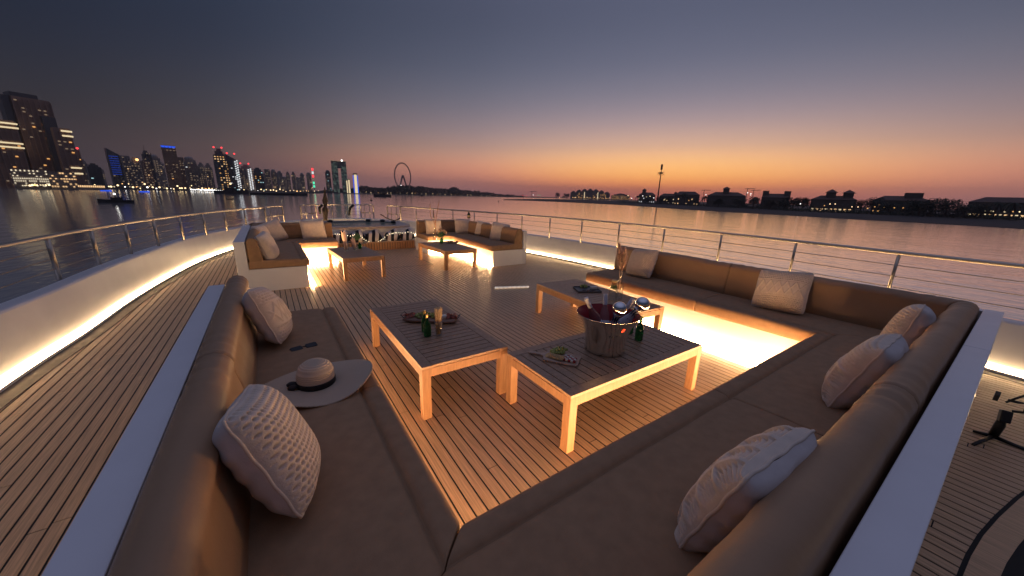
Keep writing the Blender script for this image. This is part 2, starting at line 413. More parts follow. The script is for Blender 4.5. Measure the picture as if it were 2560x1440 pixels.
def back_prof(d0, d1, ztop=.875, zb=.47, lean=.0):
    # d0 outer face, d1 inner foot; rolled top
    w = d1 - d0
    p = [(d0 + .01, zb), (d1 - .012, zb), (d1 + .0, zb + .02), (d1 - .006, zb + .12), (d1 - .022, zb + .22), (d1 - .042, zb + .30)]
    rt = w * .40; cx = d0 + rt + .004
    p += [(cx + rt * math.cos(R(a)) * (1 - .0), ztop - rt + rt * math.sin(R(a))) for a in (12, 35, 60, 85, 110, 135, 160, 180)]
    p += [(d0, zb + .2)]
    return p
def sofa_leg(root, O, D, Nn, spans, seatd, backd, frontd, crown=.004):
    """spans: list of (s0, s1, m0, m1)"""
    for s0, s1, m0, m1 in spans:
        e0 = .0015 if m0 == 0 else .0; 
        loft(seat_prof(seatd - .06, frontd), O, D, Nn, s0 + .0015, s1 - .0015, m0, m1, name='seat_cushion', parent=root, crown=crown)
    return root
# --- the U shaped sofa round the camera
X_L, X_R, Y_S, Y_E = -.483, 4.86, -.018, 3.73
U = empty('sofa', ((X_L + X_R) / 2, 1.0, 0), 'large U shaped taupe sofa in the foreground with white base and bolstered seats', 'sofa')
WT = .095; ZL = .80
# base: outer walls (white) and plinth
poly = [(X_L + .01, Y_S + .01), (X_R - .01, Y_S + .01), (X_R - .01, Y_E), (X_R - .89, Y_E), (X_R - .89, Y_S + .90), (X_L + .89, Y_S + .90), (X_L + .89, Y_E), (X_L + .01, Y_E)]
mb = MB(); mb.prism(poly[::-1] if False else poly, .0, .362); mb.build('base', M_WHITE, U, world=True, bevel=.006)
mb = MB(); mb.box(X_L, Y_S + WT, 0, X_L + WT, Y_E + .004, ZL - .012); mb.box(X_R - WT, Y_S + WT, 0, X_R, Y_E + .004, ZL - .012); mb.box(X_L, Y_S, 0, X_R, Y_S + WT, ZL - .012)
mb.build('outer_wall', M_WHITE, U, world=True)
for seg in ((X_L - .004, Y_S + WT + .006, X_L + WT + .01, Y_E + .008), (X_R - WT - .01, Y_S + WT + .006, X_R + .004, Y_E + .008), (X_L - .004, Y_S - .004, 3.417, Y_S + WT + .004), (3.423, Y_S - .004, X_R + .004, Y_S + WT + .004)):
    mb = MB(); mb.box(seg[0], seg[1], ZL - .011, seg[2], seg[3], ZL); mb.build('ledge_panel', M_WHITE, U, world=True, bevel=.003)
SB, FR = .30, .918
# seats
loft(seat_prof(.11, FR), (X_L, Y_S, 0), (0, 1, 0), (1, 0, 0), 0, 1.98 - Y_S, 1, 0, parent=U, crown=.004)
loft(seat_prof(.11, FR), (X_L, Y_S, 0), (0, 1, 0), (1, 0, 0), 1.983 - Y_S, Y_E - Y_S - .012, 0, 0, parent=U, crown=.004)
loft(seat_prof(.11, FR), (X_L, Y_S, 0), (1, 0, 0), (0, 1, 0), 0, 2.14 - X_L, 1, 0, parent=U, crown=.004)
loft(seat_prof(.11, FR), (X_L, Y_S, 0), (1, 0, 0), (0, 1, 0), 2.143 - X_L, X_R - X_L, 0, -1, parent=U, crown=.004)
loft(seat_prof(.11, FR), (X_R, Y_S, 0), (0, 1, 0), (-1, 0, 0), 0, 1.99 - Y_S, 1, 0, parent=U, crown=.004)
loft(seat_prof(.11, FR), (X_R, Y_S, 0), (0, 1, 0), (-1, 0, 0), 1.993 - Y_S, Y_E - Y_S - .012, 0, 0, parent=U, crown=.004)
bp = back_prof(.112, .305)
for O, D, Nn, s0, s1, m0, m1 in (((X_L, Y_S, 0), (0, 1, 0), (1, 0, 0), 0, 1.955 - Y_S, 1, 0), ((X_L, Y_S, 0), (0, 1, 0), (1, 0, 0), 1.957 - Y_S, Y_E - Y_S, 0, 0),
                                 ((X_L, Y_S, 0), (1, 0, 0), (0, 1, 0), 0, 2.12 - X_L, 1, 0), ((X_L, Y_S, 0), (1, 0, 0), (0, 1, 0), 2.122 - X_L, X_R - X_L, 0, -1),
                                 ((X_R, Y_S, 0), (0, 1, 0), (-1, 0, 0), 0, 1.98 - Y_S, 1, 0), ((X_R, Y_S, 0), (0, 1, 0), (-1, 0, 0), 1.982 - Y_S, Y_E - Y_S - .02, 0, 0)):
    loft(bp, O, D, Nn, s0, s1, m0, m1, r=.022, name='backrest', ma=M_FABV, parent=U)
def strip(parent, x0, y0, x1, y1, z0=.006, z1=.030, ma=None):
    mb = MB(); mb.box(x0, y0, z0, x1, y1, z1); return mb.build('led_strip', ma or M_LED, parent, world=True)
strip(U, X_R - .965, Y_S + .97, X_R - .941, Y_E - .03)
strip(U, X_L + .97, Y_S + .935, X_R - .97, Y_S + .959, ma=M_LEDS)
strip(U, X_L + .921, Y_S + .95, X_L + .945, Y_E - .03, ma=M_LEDL)

# --- two L shaped sofas nearer the bow
def l_sofa(name, label, xo, sx, y0, yb, armw, legx, legd, ledge):
    """xo outer x, sx +1 when the seat lies towards +x; y0 aft end, yb forward back wall"""
    root = empty(name, (xo + sx * .5, (y0 + yb) / 2, 0), label, 'sofa', 'L shaped sofas nearer the bow')
    X = lambda d: xo + sx * d
    pl = [(X(.01), y0), (X(armw - .04), y0), (X(armw - .04), yb - legd + .04), (X(legx - .02), yb - legd + .04), (X(legx - .02), yb - .01), (X(.01), yb - .01)]
    if sx > 0: pl = pl[::-1]
    mb = MB(); mb.prism(pl, 0, .362); mb.build('base', M_WHITE, root, world=True)
    a, b = sorted((X(0), X(ledge)))
    mb = MB(); mb.box(a, y0 - .004, 0, b, yb, ZL); mb.build('outer_wall', M_WHITE, root, world=True, bevel=.004)
    a, b = sorted((X(ledge + .002), X(legx - .01)))
    mb = MB(); mb.box(a, yb - .09, 0, b, yb - .002, ZL - .002); mb.build('back_wall', M_WHITE, root, world=True, bevel=.004)
    sp = seat_prof(ledge + .004, armw)
    O = (xo, yb, 0); Ns = (sx, 0, 0)
    loft(sp, O, (0, -1, 0), Ns, 0, yb - y0 - .01, 1, 0, parent=root)
    loft(seat_prof(.10, legd), O, (sx, 0, 0), (0, -1, 0), 0, legx, 1, 0, parent=root)
    loft(back_prof(ledge + .008, .34, .855), O, (0, -1, 0), Ns, 0, yb - y0 - .01, 1, 0, parent=root, name='backrest')
    loft(back_prof(.095, .29, .855), O, (sx, 0, 0), (0, -1, 0), 0, legx, 1, 0, parent=root, name='backrest')
    a, b = sorted((X(armw + .005), X(armw + .029)))
    strip(root, a, y0 + .0, b, yb - legd + .0, ma=M_LEDF)
    a, b = sorted((X(armw + .03), X(legx - .05)))
    strip(root, a, yb - legd - .029, b, yb - legd - .005, ma=M_LEDF)
    return root
l_sofa('sofa', 'smaller L shaped taupe sofa at left with white side wall facing aft', -.50, 1, 6.66, 9.75, .97, 1.72, 1.0, .14)
l_sofa('sofa', 'smaller L shaped taupe sofa at right of the hot tub', 5.04, -1, 6.76, 9.95, .97, 1.62, .95, .10)

# ---------------------------------------------------------------- tables
def make_table(label):
    w, l, h = .715, 1.525, .42
    root = empty('coffee_table', (0, 0, 0), label, 'table', 'low teak coffee tables on the deck')
    x, y = w / 2, l / 2; LG = .064
    for sx in (-1, 1):
        for sy in (-1, 1):
            mb = MB(); a, b = sorted((sx * x, sx * (x - LG))); c, d = sorted((sy * y, sy * (y - LG))); mb.box(a, c, 0, b, d, h - .022); mb.build('leg', M_TLEG, root, bevel=.002)
    for sx in (-1, 1):
        mb = MB(); a, b = sorted((sx * (x - .002), sx * (x - .03))); mb.box(a, -y + LG + .001, h - .084, b, y - LG - .001, h - .023); mb.build('apron', M_TLEG, root)
    for sy in (-1, 1):
        mb = MB(); a, b = sorted((sy * (y - .002), sy * (y - .03))); mb.box(-x + LG + .001, a, h - .084, x - LG - .001, b, h - .023); mb.build('apron', M_TLEG, root)
    F = .078
    for sx in (-1, 1):
        mb = MB(); mb.t = random.random(); a, b = sorted((sx * x, sx * (x - F))); mb.box(a, -y, h - .021, b, y, h); mb.build('frame_board', M_TTOP, root, bevel=.0015, tone=True)
    n = 21; pitch = (l) / n
    for i in range(n):
        mb = MB(); mb.t = random.random(); mb.box(-x + F + .003, -y + i * pitch + .0042, h - .019, x - F - .004, -y + (i + 1) * pitch - .0042, h - .001 + random.uniform(-.0006, .0006)); mb.build('slat', M_TTOP, root, tone=True)
    mb = MB(); mb.box(-x + F - .03, -y + .035, h - .05, x - F + .03, y - .035, h - .024); mb.build('underframe', M_CAULK, root)
    return root
t1 = make_table('coffee table with a charcuterie tray, two green bottles and a glass of breadsticks'); t1.location = (1.111, 2.93, 0)
def tcopy(loc, rz, label):
    c = copy_tree(t1); c.location = loc; c.rotation_euler = (0, 0, rz); c['label'] = label; return c
t2 = tcopy((2.163, 1.715, 0), R(90), 'coffee table carrying the silver champagne bucket and a grape board')
t3 = tcopy((3.305, 2.95, 0), R(-3.0), 'coffee table with slate tray and pampas vase beside the right sofa arm')
t4 = tcopy((1.33, 7.52, 0), R(3), 'coffee table beside the left L sofa with glass vases and coupe glasses'); t4.scale = (1.04, .92, 1)
t5 = tcopy((3.35, 7.62, 0), R(2.5), 'coffee table before the right L sofa with flowers and a bread plate'); t5.scale = (1.1, .95, 1)

# ---------------------------------------------------------------- railing
def rz_(u): 
    return 1.0 if u < 430 else 1.0 + (u - 430) / 400 * .045 if u < 830 else 1.045 + (min(u, 1500) - 830) / 670 * .03
RP = [(0, 610), (108, 595), (221, 573), (305, 557.6), (375.5, 548.6), (442, 539.6), (503.6, 532), (556.7, 527.5), (606.7, 522.5), (645, 519), (720, 514), (732, 513.7), (802, 512), (817, 511.5), (878, 511.5), (885, 511.8), (950, 513.5), (953, 513.6), (1012, 516.6), (1033, 519), (1084, 521.6), (1133, 525.7), (1186.6, 528.7), (1243.5, 532.4), (1306, 537.2), (1377, 542.5), (1458, 549.5), (1551, 558), (1662, 568.5), (1808, 583.5), (2000, 604), (2270, 635), (2560, 668)]
rp = [at(u, v, rz_(u)) for u, v in RP]
rail_pts = [Vector((-2.1, -2.6, 1.0)), Vector((-2.14, 1.0, 1.0)), Vector((-2.09, 3.4, 1.0))] + rp + [Vector((rp[-1].x + .02, -1.6, 1.075)), Vector((rp[-1].x - .3, -3.0, 1.075))]
# smooth the measured line
for _ in range(2):
    sm = [rail_pts[0]] + [(rail_pts[i - 1] + rail_pts[i] * 2 + rail_pts[i + 1]) / 4 for i in range(1, len(rail_pts) - 1)] + [rail_pts[-1]]
    rail_pts = sm
rl = empty('railing', (2.2, 10, 0), 'stainless steel railing with three wires standing on the curved bulwark', 'railing')
GATES = [(645, 720), (732, 802), (885, 950), (953, 1012)]
idx = {u: i + 3 for i, (u, v) in enumerate(RP)}
def seg_tube(i0, i1, name, zf, r, parent, ma=M_STEEL, n=8):
    pts = []
    for p in rail_pts[i0:i1 + 1]: pts.append((p.x, p.y, .522 + (p.z - .522) * zf))
    pts = spline(pts, 4); MB().tube(pts, r, n).build(name, ma, parent, smooth=True, world=True)
for a, b in ((0, idx[645]), (idx[802], idx[885]), (idx[1012], len(rail_pts) - 1)):
    seg_tube(a, b, 'handrail', 1.0, .024, rl)
    for f in (.25, .49, .73): seg_tube(a, b, 'wire', f, .0048, rl, ma=M_WIRE, n=5)
postu = [108, 221, 305, 375.5, 442, 503.6, 556.7, 606.7, 1033, 1084, 1133, 1186.6, 1243.5, 1306, 1377, 1458, 1551, 1662, 1808, 2000, 2270, 878, 817]
for u in postu:
    p = rail_pts[idx[u]]
    MB().tube([(p.x, p.y, .515), (p.x, p.y, p.z - .01)], .017 if u > 700 else .022, 10).build('post', M_STEEL, rl, smooth=True, world=True)
for p in (rail_pts[1], rail_pts[2], Vector((rail_pts[-3].x, -1.0, 1.07))):
    MB().tube([(p.x, p.y, .515), (p.x, p.y, p.z - .01)], .018, 10).build('post', M_STEEL, rl, smooth=True, world=True)
gl = ['first steel gate frame from the left in the bow railing', 'steel gate frame left of the furled bow pole in the railing', 'steel gate frame right of the furled bow pole', 'rightmost steel gate frame in the bow railing with a hanging rope']
for (a, b), lb in zip(GATES, gl):
    A, B = rail_pts[idx[a]].copy(), rail_pts[idx[b]].copy(); A.z += .012; B.z += .012
    g = empty('rail_gate', ((A.x + B.x) / 2, (A.y + B.y) / 2, .5), lb, 'gate', 'gate frames in the bow railing')
    d = (B - A); A = A + d * .03; B = B - d * .03; d = B - A; c = Vector((0, 0, .05)); lo = .52
    MB().tube([(A.x, A.y, lo), A - c, A + d * .02 - c * .3, A + d * .06, B - d * .06, B - d * .02 - c * .3, B - c, (B.x, B.y, lo)], .024, 8).build('gate_frame', M_STEEL, g, smooth=True, world=True)
    zl = lo + .22
    MB().tube([(A.x, A.y, zl), (B.x, B.y, zl)], .018, 6).build('lower_rail', M_STEEL, g, smooth=True, world=True)
    for f in (.3, .7):
        q = A + d * f; MB().tube([(q.x, q.y, lo), (q.x, q.y, q.z)], .013, 6).build('bar', M_STEEL, g, smooth=True, world=True)
# ---------------------------------------------------------------- far setting: shores
M_LAND = mat('dark_sand', (.055, .045, .04), .9, var=.25, vscale=.05)
M_LEAF = mat('dark_leaves', (.035, .045, .028), .8)
M_TRUNK = mat('palm_trunk', (.08, .06, .045), .9)
M_TOW = mat('tower_concrete', (.42, .36, .32), .6, var=.2, vscale=.05)
M_TOWB = mat('tower_brown', (.42, .28, .21), .6, var=.15, vscale=.05)
M_TOWD = mat('tower_glass', (.14, .14, .145), .3)
M_VILLA = mat('villa_render', (.14, .115, .095), .8, var=.1, vscale=.2)
M_ROOF = mat('roof_tiles', (.16, .10, .08), .8, var=.2, vscale=1.2)
E_WARM = emis('window_warm', (1.0, .62, .30), 1.1); E_AMB = emis('window_amber', (1.0, .50, .16), .9)
E_WHITE = emis('window_white', (.95, .97, 1.0), .9); E_BLUE = emis('light_blue', (.03, .12, 1.0), .9)
E_DIM = emis('window_dim', (1.0, .72, .48), .20); E_YEL = emis('window_yellow', (1.0, .80, .48), .9)
E_RED = emis('light_red', (1.0, .05, .06), 2.2); E_CYAN = emis('window_cyan', (.55, .95, 1.0), .9); E_GRN = emis('light_green', (.1, .9, .5), 1.2)
LAMPW = emis('lamp_warm', (1.0, .72, .38), 2.6); LAMPC = emis('lamp_white', (1.0, .97, .92), 3.2); LAMPA = emis('lamp_amber', (1.0, .52, .18), 3.2)

def land(name, near, farr, label, z1=1.2, z2=2.6):
    """near/farr: lists of points; a bank rising from the water"""
    mb = MB(); n = len(near)
    rows = []
    for a, b in zip(near, farr):
        rows.append([(a.x, a.y, SEA - 1), (a.x, a.y, SEA + .05), tuple((a.lerp(b, .12)).xy) + (SEA + z1,), tuple((a.lerp(b, .5)).xy) + (SEA + z2,), (b.x, b.y, SEA + z2), (b.x, b.y, SEA - 1)])
    for r_ in rows: mb.v += r_
    for i in range(n - 1):
        for j in range(5): mb.face((i * 6 + j, (i + 1) * 6 + j, (i + 1) * 6 + j + 1, i * 6 + j + 1))
    mb.face(range(6)); mb.face([(n - 1) * 6 + j for j in range(6)][::-1])
    mb.f = [f[::-1] for f in mb.f]
    o = mb.build(name, M_LAND); tag(o, label, kind='structure'); return o
us = [-500, -250, -100, 40, 100, 200, 300, 400, 500, 600, 700, 790, 850]
vs = {-500: 452, -250: 459, -100: 464, 40: 468.5, 100: 470.2, 200: 471.5, 300: 473, 400: 476, 500: 478, 600: 481, 700: 483.0, 790: 484.0, 850: 483.0}
near = [at(u, vs[u], SEA) for u in us]
land('city_shore', near, [p * 2.2 - Vector((0, 0, p.z * 1.2)) for p in near], 'dark city waterfront')
us = [800, 870, 950, 1040, 1130, 1200, 1260, 1320, 1400, 1470]
near = [far(u, d) for u, d in zip(us, (1250, 1280, 1320, 1380, 1500, 1650, 1850, 2100, 2400, 2600))]
land('island_shore', near, [Vector((p.x * 1.6, p.y * 1.6, p.z)) for p in near], 'dark wooded island shore', 1.5, 3)
us = [1440, 1560, 1700, 1900, 2200, 2560, 3000]
near = [far(u, 2300) for u in us]
land('far_shore', near, [Vector((p.x * 1.5, p.y * 1.5, p.z)) for p in near], 'thin far shore beneath the sunset', 1.5, 3)
npx = [(1258, 500.2), (1330, 502.2), (1400, 505), (1480, 509), (1567, 513.5), (1745, 526), (1850, 532), (1989, 540), (2140, 549), (2377, 562), (2560, 573), (2750, 585), (3100, 610)]
fpx = [(1262, 499.8), (1340, 498.2), (1420, 499), (1490, 500.5), (1560, 502), (1745, 506), (1850, 511), (1989, 514), (2140, 518), (2377, 526), (2560, 531), (2750, 537), (3100, 548)]
land('sand_bank', [at(u, v, SEA) for u, v in npx], [at(u, v, SEA) for u, v in fpx], 'low dark sand bank in front of the villas', .5, 1.0)

# ---------------------------------------------------------------- trees
def leaf_blob(mb, c, r, n, s, sc=(1, 1, 1)):
    for _ in range(n):
        while True:
            p = Vector([random.uniform(-1, 1) for _ in range(3)])
            if .35 < p.length < 1: break
        p = p * (r * random.uniform(.75, 1.05)); p = Vector((p.x * sc[0], p.y * sc[1], p.z * sc[2])) + Vector(c)
        a = Vector([random.gauss(0, 1) for _ in range(3)]).normalized() * s; b = a.orthogonal().normalized() * s * .7
        mb.add([p - a, p - b, p + a, p + b], [(0, 1, 2, 3)])
def tree_proto(kind):
    root = empty('tree', (0, 0, 0)); h = 1.0
    if kind == 'palm':
        MB().tube([(0, 0, 0), (.02, .01, .4), (.03, 0, .82)], [.035, .025, .02], 6).build('trunk', M_TRUNK, root)
        mb = MB()
        for i in range(16):
            a = i * 2.4; el_ = random.uniform(-.2, 1.0); d = Vector((math.cos(a), math.sin(a), 0))
            pts = [Vector((.03, 0, .82)) + d * t * .34 + Vector((0, 0, el_ * .3 * t - .42 * t * t)) for t in (0, .3, .6, .85, 1)]
            sd = d.cross(Vector((0, 0, 1))) * .04
            for p, q in zip(pts, pts[1:]): mb.add([p - sd, q - sd * .8, q + sd * .8, p + sd], [(0, 1, 2, 3)])
        mb.build('crown', M_LEAF, root)
    else:
        MB().tube([(0, 0, 0), (.02, .02, .3), (0, .03, .5)], [.05, .035, .02], 6).build('trunk', M_TRUNK, root)
        mb = MB(); w = {'round': 1.0, 'broad': 1.7}[kind]
        for i in range(11):
            a = random.uniform(0, 6.28); q = random.uniform(0, .30) * w
            leaf_blob(mb, (q * math.cos(a), q * math.sin(a), random.uniform(.36, .74) - q * .18), random.uniform(.17, .27), 120, .032, (1.2, 1.2, .9))
        mb.build('crown', M_LEAF, root)
    return root
TP = {}
def tree(kind, u, dist, vtop, wid=1.0, label='', group=None, vb=None):
    p = far(u, dist, vtop); h = far_z(u, vtop, dist) - (SEA + 1.5)
    if kind not in TP: o = TP[kind] = tree_proto(kind)
    else: o = copy_tree(TP[kind])
    o.location = (p.x, p.y, SEA + 1.2); o.scale = (h * wid, h * wid, h); o.rotation_euler = (0, 0, random.uniform(0, 6))
    tag(o, label, 'palm tree' if kind == 'palm' else 'tree', group)
# wooded ridge of the island: one mass
mb = MB()
prof = [(800, 476), (845, 473), (875, 471), (905, 466), (915, 464), (925, 468), (960, 469), (985, 465), (1020, 464), (1045, 466), (1090, 470), (1130, 473), (1160, 475), (1195, 478), (1225, 481), (1260, 485.5), (1310, 488.5)]
for i in range(len(prof) - 1):
    (u0, v0), (u1, v1) = prof[i], prof[i + 1]
    for k in range(int((u1 - u0) / 2.6)):
        t = k / max(1, int((u1 - u0) / 2.6)); u = u0 + (u1 - u0) * t; v = v0 + (v1 - v0) * t + random.uniform(-1.0, 2.2)
        dist = 1390 + max(0, u - 1040) * 2.6; p = far(u, dist + random.uniform(-12, 30)); zt = far_z(u, v, dist); zb = SEA + 1
        r_ = 7.0
        zz = zb + 2
        while zz < zt - 3: leaf_blob(mb, (p.x, p.y, zz), r_, 16, 3.2, (1, 1, .8)); zz += 6
        leaf_blob(mb, (p.x, p.y, zt - 3), 4.5, 14, 2.2)
o = mb.build('island_woods', M_LEAF); tag(o, 'dark wooded mass along the island shore', kind='stuff')

# ---------------------------------------------------------------- towers
def face_frame(u0, u1, dist, depth, rot, v=440):
    a, b = far(u0, dist, v), far(u1, dist, v); c = (a + b) / 2; w = (b - a).length
    d = Vector((c.x, c.y, 0)).normalized(); ang_ = math.atan2(-d.x, d.y) + rot
    w_ = w / (math.cos(rot) + abs(math.sin(rot)) * depth)
    return c, w_, ang_
def windows(mb, x0, x1, y, z0, z1, nx, nz, frac, ww=.5, hh=.34, side='y', cl=None):
    dx = (x1 - x0) / nx; dz = (z1 - z0) / nz
    for j in range(nz):
        rowf = frac * random.uniform(.2, 1.8)
        for i in range(nx):
            if random.random() > rowf: continue
            xa = x0 + i * dx + dx * (1 - ww) / 2; xb = xa + dx * ww; za = z0 + j * dz + dz * .3; zb = za + dz * hh
            if side == 'y': mb.box(xa, y - .35, za, xb, y - .02, zb)
            else: mb.box(y - .02, xa, za, y + .35, xb, zb)
def tower(u0, u1, vtop, dist, label, ma=None, lit=((E_DIM, .25), (E_WARM, .05)), rot=.25, depth=.8, crown=None, top='flat', slabs=True, group='towers of the far skyline', name='tower', zb=None):
    ma = ma or M_TOW
    c, w, a = face_frame(u0, u1, dist, depth, rot, vtop); um = (u0 + u1) / 2
    H = far_z(um, vtop, dist) - SEA
    root = empty(name, (c.x, c.y, SEA), label, 'tower', group); root.rotation_euler = (0, 0, a)
    x, y = w / 2, w * depth
    mb = MB()
    if top == 'flat': mb.box(-x, 0, 0, x, y, H)
    elif top == 'step':
        mb.box(-x, 0, 0, x, y, H * .86); mb.box(-x * .72, y * .1, H * .86, x * .72, y * .9, H * .94); mb.box(-x * .4, y * .25, H * .94, x * .4, y * .75, H)
    elif top == 'dome':
        mb.box(-x, 0, 0, x, y, H * .9); mb.lathe([(x * .85, H * .9), (x * .8, H * .95), (x * .5, H * .99), (x * .1, H)], 12, Matrix.Translation((0, y / 2, 0)))
    elif top == 'slant':
        mb.add([(-x, 0, 0), (x, 0, 0), (x, y, 0), (-x, y, 0), (-x, 0, H), (x, 0, H * .86), (x, y, H * .86), (-x, y, H)], [(0, 3, 2, 1), (4, 5, 6, 7), (0, 1, 5, 4), (1, 2, 6, 5), (2, 3, 7, 6), (3, 0, 4, 7)])
    elif top == 'spire':
        mb.box(-x, 0, 0, x, y, H * .80); mb.box(-x * .5, y * .2, H * .8, x * .3, y * .8, H * .88); mb.lathe([(x * .12, H * .86), (.3, H)], 6, Matrix.Translation((-x * .2, y * .5, 0)))
    mb.build('facade', ma, root)
    Ht = H * (.98 if top == 'flat' else .84)
    nz = max(6, int(Ht / 3.6)); nx = max(3, int(w / 3.4))
    if slabs:
        mb = MB()
        for j in range(1, nz): mb.box(-x - .5, -.7, Ht * j / nz, x + .5, y * .5, Ht * j / nz + .5)
        for i in range(0, nx + 1, max(1, nx // 4)): mb.box(-x + w * i / nx - .4, -.9, 0, -x + w * i / nx + .4, .0, Ht)
        mb.build('floor_slabs', ma, root, kind='stuff')
    for em, fr in lit:
        mb = MB(); windows(mb, -x, x, -.4, 2, Ht, nx, nz, fr); windows(mb, 0, y, x + .1, 2, Ht, max(2, int(y / 5)), nz, fr, side='x')
        if mb.v: mb.build('lit_window', em, root, kind='stuff')
    if crown:
        mb = MB(); mb.box(-x - .5, -.9, H - H * .045, x + .5, y * .6, H - .5); mb.build('lit_crown', crown, root)
    return root, x, y, H
W1 = ((E_DIM, .42), (E_WARM, .05), (E_YEL, .01))
# the big group at far left
r_, x, y, H = tower(-60, 40, 297, 640, 'dark stepped tower with two yellow lit bands at the left picture edge', M_TOWB, ((E_DIM, .12), (E_AMB, .05)), rot=.2)
for f in (.90, .975): 
    for e in (0, 1): mb = MB(); mb.box(-x - .3, -1.3, H * f - 2 - e * 4 - (14 if f < .95 else 0), x + 1.3, y * .5, H * f - .6 - e * 4 - (14 if f < .95 else 0)); mb.build('lit_band', E_YEL, r_)
r_, x, y, H = tower(18, 132, 246, 660, 'tallest dark tower rising at far left above the lit podium', M_TOWB, ((E_DIM, .10), (E_AMB, .05)), rot=.28)
mb = MB(); mb.box(-x - 6, 3, 0, -x - .8, y * .7, H * 1.0); mb.box(x * .2, -5, 0, x * .95, -1, H * .82); mb.box(-x - .4, .5, H, x * .4, y * .8, H + 4); mb.build('side_wing', M_TOWD, r_)
r_, x, y, H = tower(128, 176, 320, 640, 'stepped tower right of the tallest one with yellow roof bands', M_TOWB, ((E_DIM, .15), (E_AMB, .06)), rot=.2)
for k in (2, 7, 40, 46): mb = MB(); mb.box(-x * .1, -1.2, H - k - 1.6, x + 1.2, y * .5, H - k); mb.build('lit_band', E_YEL, r_)
def low_block(u0, u1, vtop, dist, label, em, nx, nz, fr, cat='building'):
    c, w, a = face_frame(u0, u1, dist, .4, .06, vtop); H = far_z((u0 + u1) / 2, vtop, dist) - SEA
    root = empty('low_building', (c.x, c.y, SEA), label, cat, 'low buildings on the waterfront'); root.rotation_euler = (0, 0, a)
    MB().box(-w / 2, 0, 0, w / 2, w * .4, H).build('facade', M_TOW, root)
    mb = MB()
    for j in range(nz + 1): mb.box(-w / 2 - .3, -1.0, H * j / nz - .4, w / 2 + .3, 0, H * j / nz)
    mb.build('floor_slabs', M_TOW, root, kind='stuff')
    mb = MB(); windows(mb, -w / 2, w / 2, -.1, 1.5, H, nx, nz, fr, .7, .5)
    if mb.v: mb.build('lit_window', em, root, kind='stuff')
    return root
low_block(24, 116, 424, 600, 'podium building at far left with rows of bright white windows', emis('podium_white', (1.0, .86, .62), 1.0), 17, 7, .8)
low_block(117, 186, 430, 600, 'dark low building right of the bright podium with few lit windows', E_WARM, 10, 6, .25)
low_block(186, 262, 462, 640, 'low dark waterfront building before the blue striped tower', E_WARM, 14, 1, .4)
towers = [
 (176, 198, 373, 800, 'narrow tower with a red roof light right of the big group', M_TOWB, ((E_DIM, .25), (E_AMB, .08)), 'flat', None),
 (196, 216, 398, 900, 'grey stepped tower behind a red lit one at left', M_TOW, W1, 'step', None),
 (214, 250, 408, 850, 'short glass tower with pale cyan windows near the bottom', M_TOWD, ((E_CYAN, .16),), 'step', None),
 (262, 296, 371, 760, 'slanted top tower with blue lit stripes', M_TOWD, ((E_DIM, .1),), 'slant', None),
 (300, 324, 389, 880, 'first grey tower right of the blue striped tower', M_TOW, W1, 'flat', None),
 (322, 346, 393, 860, 'second grey tower right of the blue striped tower with an orange roof lamp', M_TOW, W1, 'step', None),
 (350, 374, 363, 980, 'slim tower with a thin spire', M_TOWD, ((E_DIM, .2),), 'spire', None),
 (352, 376, 402, 800, 'reddish tower below the spire tower', M_TOWB, W1, 'flat', None),
 (371, 399, 386, 1000, 'round topped grey tower left of the blue crowned tower', M_TOW, W1, 'dome', None),
 (402, 437, 364, 820, 'brown tower with a bright blue crown', M_TOWB, ((E_DIM, .22), (E_AMB, .05)), 'flat', E_BLUE),
 (438, 458, 393, 900, 'brown tower just right of the blue crowned one', M_TOWB, W1, 'flat', None),
 (456, 488, 391, 860, 'round topped tower in the middle of the skyline', M_TOW, ((E_DIM, .4), (E_WHITE, .02)), 'dome', None),
 (490, 509, 406, 900, 'first of two plain towers left of the gold lit tower', M_TOW, W1, 'step', None),
 (510, 528, 408, 920, 'second of two plain towers left of the gold lit tower', M_TOW, W1, 'step', None),
 (528, 560, 371, 780, 'gold lit tower with dark top and red beacons', M_TOWD, ((E_AMB, .32), (E_WARM, .35)), 'step', None),
 (561, 592, 386, 790, 'dark tower edged with cold white lights', M_TOWD, ((E_WHITE, .12), (E_CYAN, .1)), 'slant', None),
 (594, 628, 411, 830, 'broad speckled tower right of the white edged tower', M_TOW, ((E_DIM, .5), (E_WARM, .12)), 'step', None),
 (631, 657, 419, 880, 'tower with scattered orange and cyan windows', M_TOWD, ((E_AMB, .22), (E_CYAN, .05)), 'step', None),
 (660, 674, 423, 950, 'paired pale tower, left one of the pair in the haze', M_TOW, W1, 'flat', None),
 (676, 690, 423, 950, 'paired pale tower, right one of the pair in the haze', M_TOW, W1, 'dome', None),
 (692, 706, 427, 1050, 'faint tower right of the pale pair', M_TOW, W1, 'dome', None),
 (714, 724, 429, 1000, 'left one of two slender faint towers', M_TOW, W1, 'step', None),
 (726, 737, 429, 1000, 'right one of two slender faint towers', M_TOW, W1, 'step', None),
 (748, 759, 432, 1050, 'slender dark tower with a white lamp at its foot', M_TOW, W1, 'dome', None),
 (765, 777, 431, 1100, 'last plain tower before the red lit mast', M_TOW, W1, 'dome', None),
 (811, 825, 425, 1000, 'dark tower left of the gate shaped building', M_TOWD, ((E_CYAN, .12), (E_DIM, .2)), 'dome', None)]
nth = ['first', 'second', 'third', 'fourth', 'fifth', 'sixth', 'seventh', 'eighth', 'ninth', 'tenth', 'eleventh', 'twelfth', 'thirteenth', 'fourteenth']
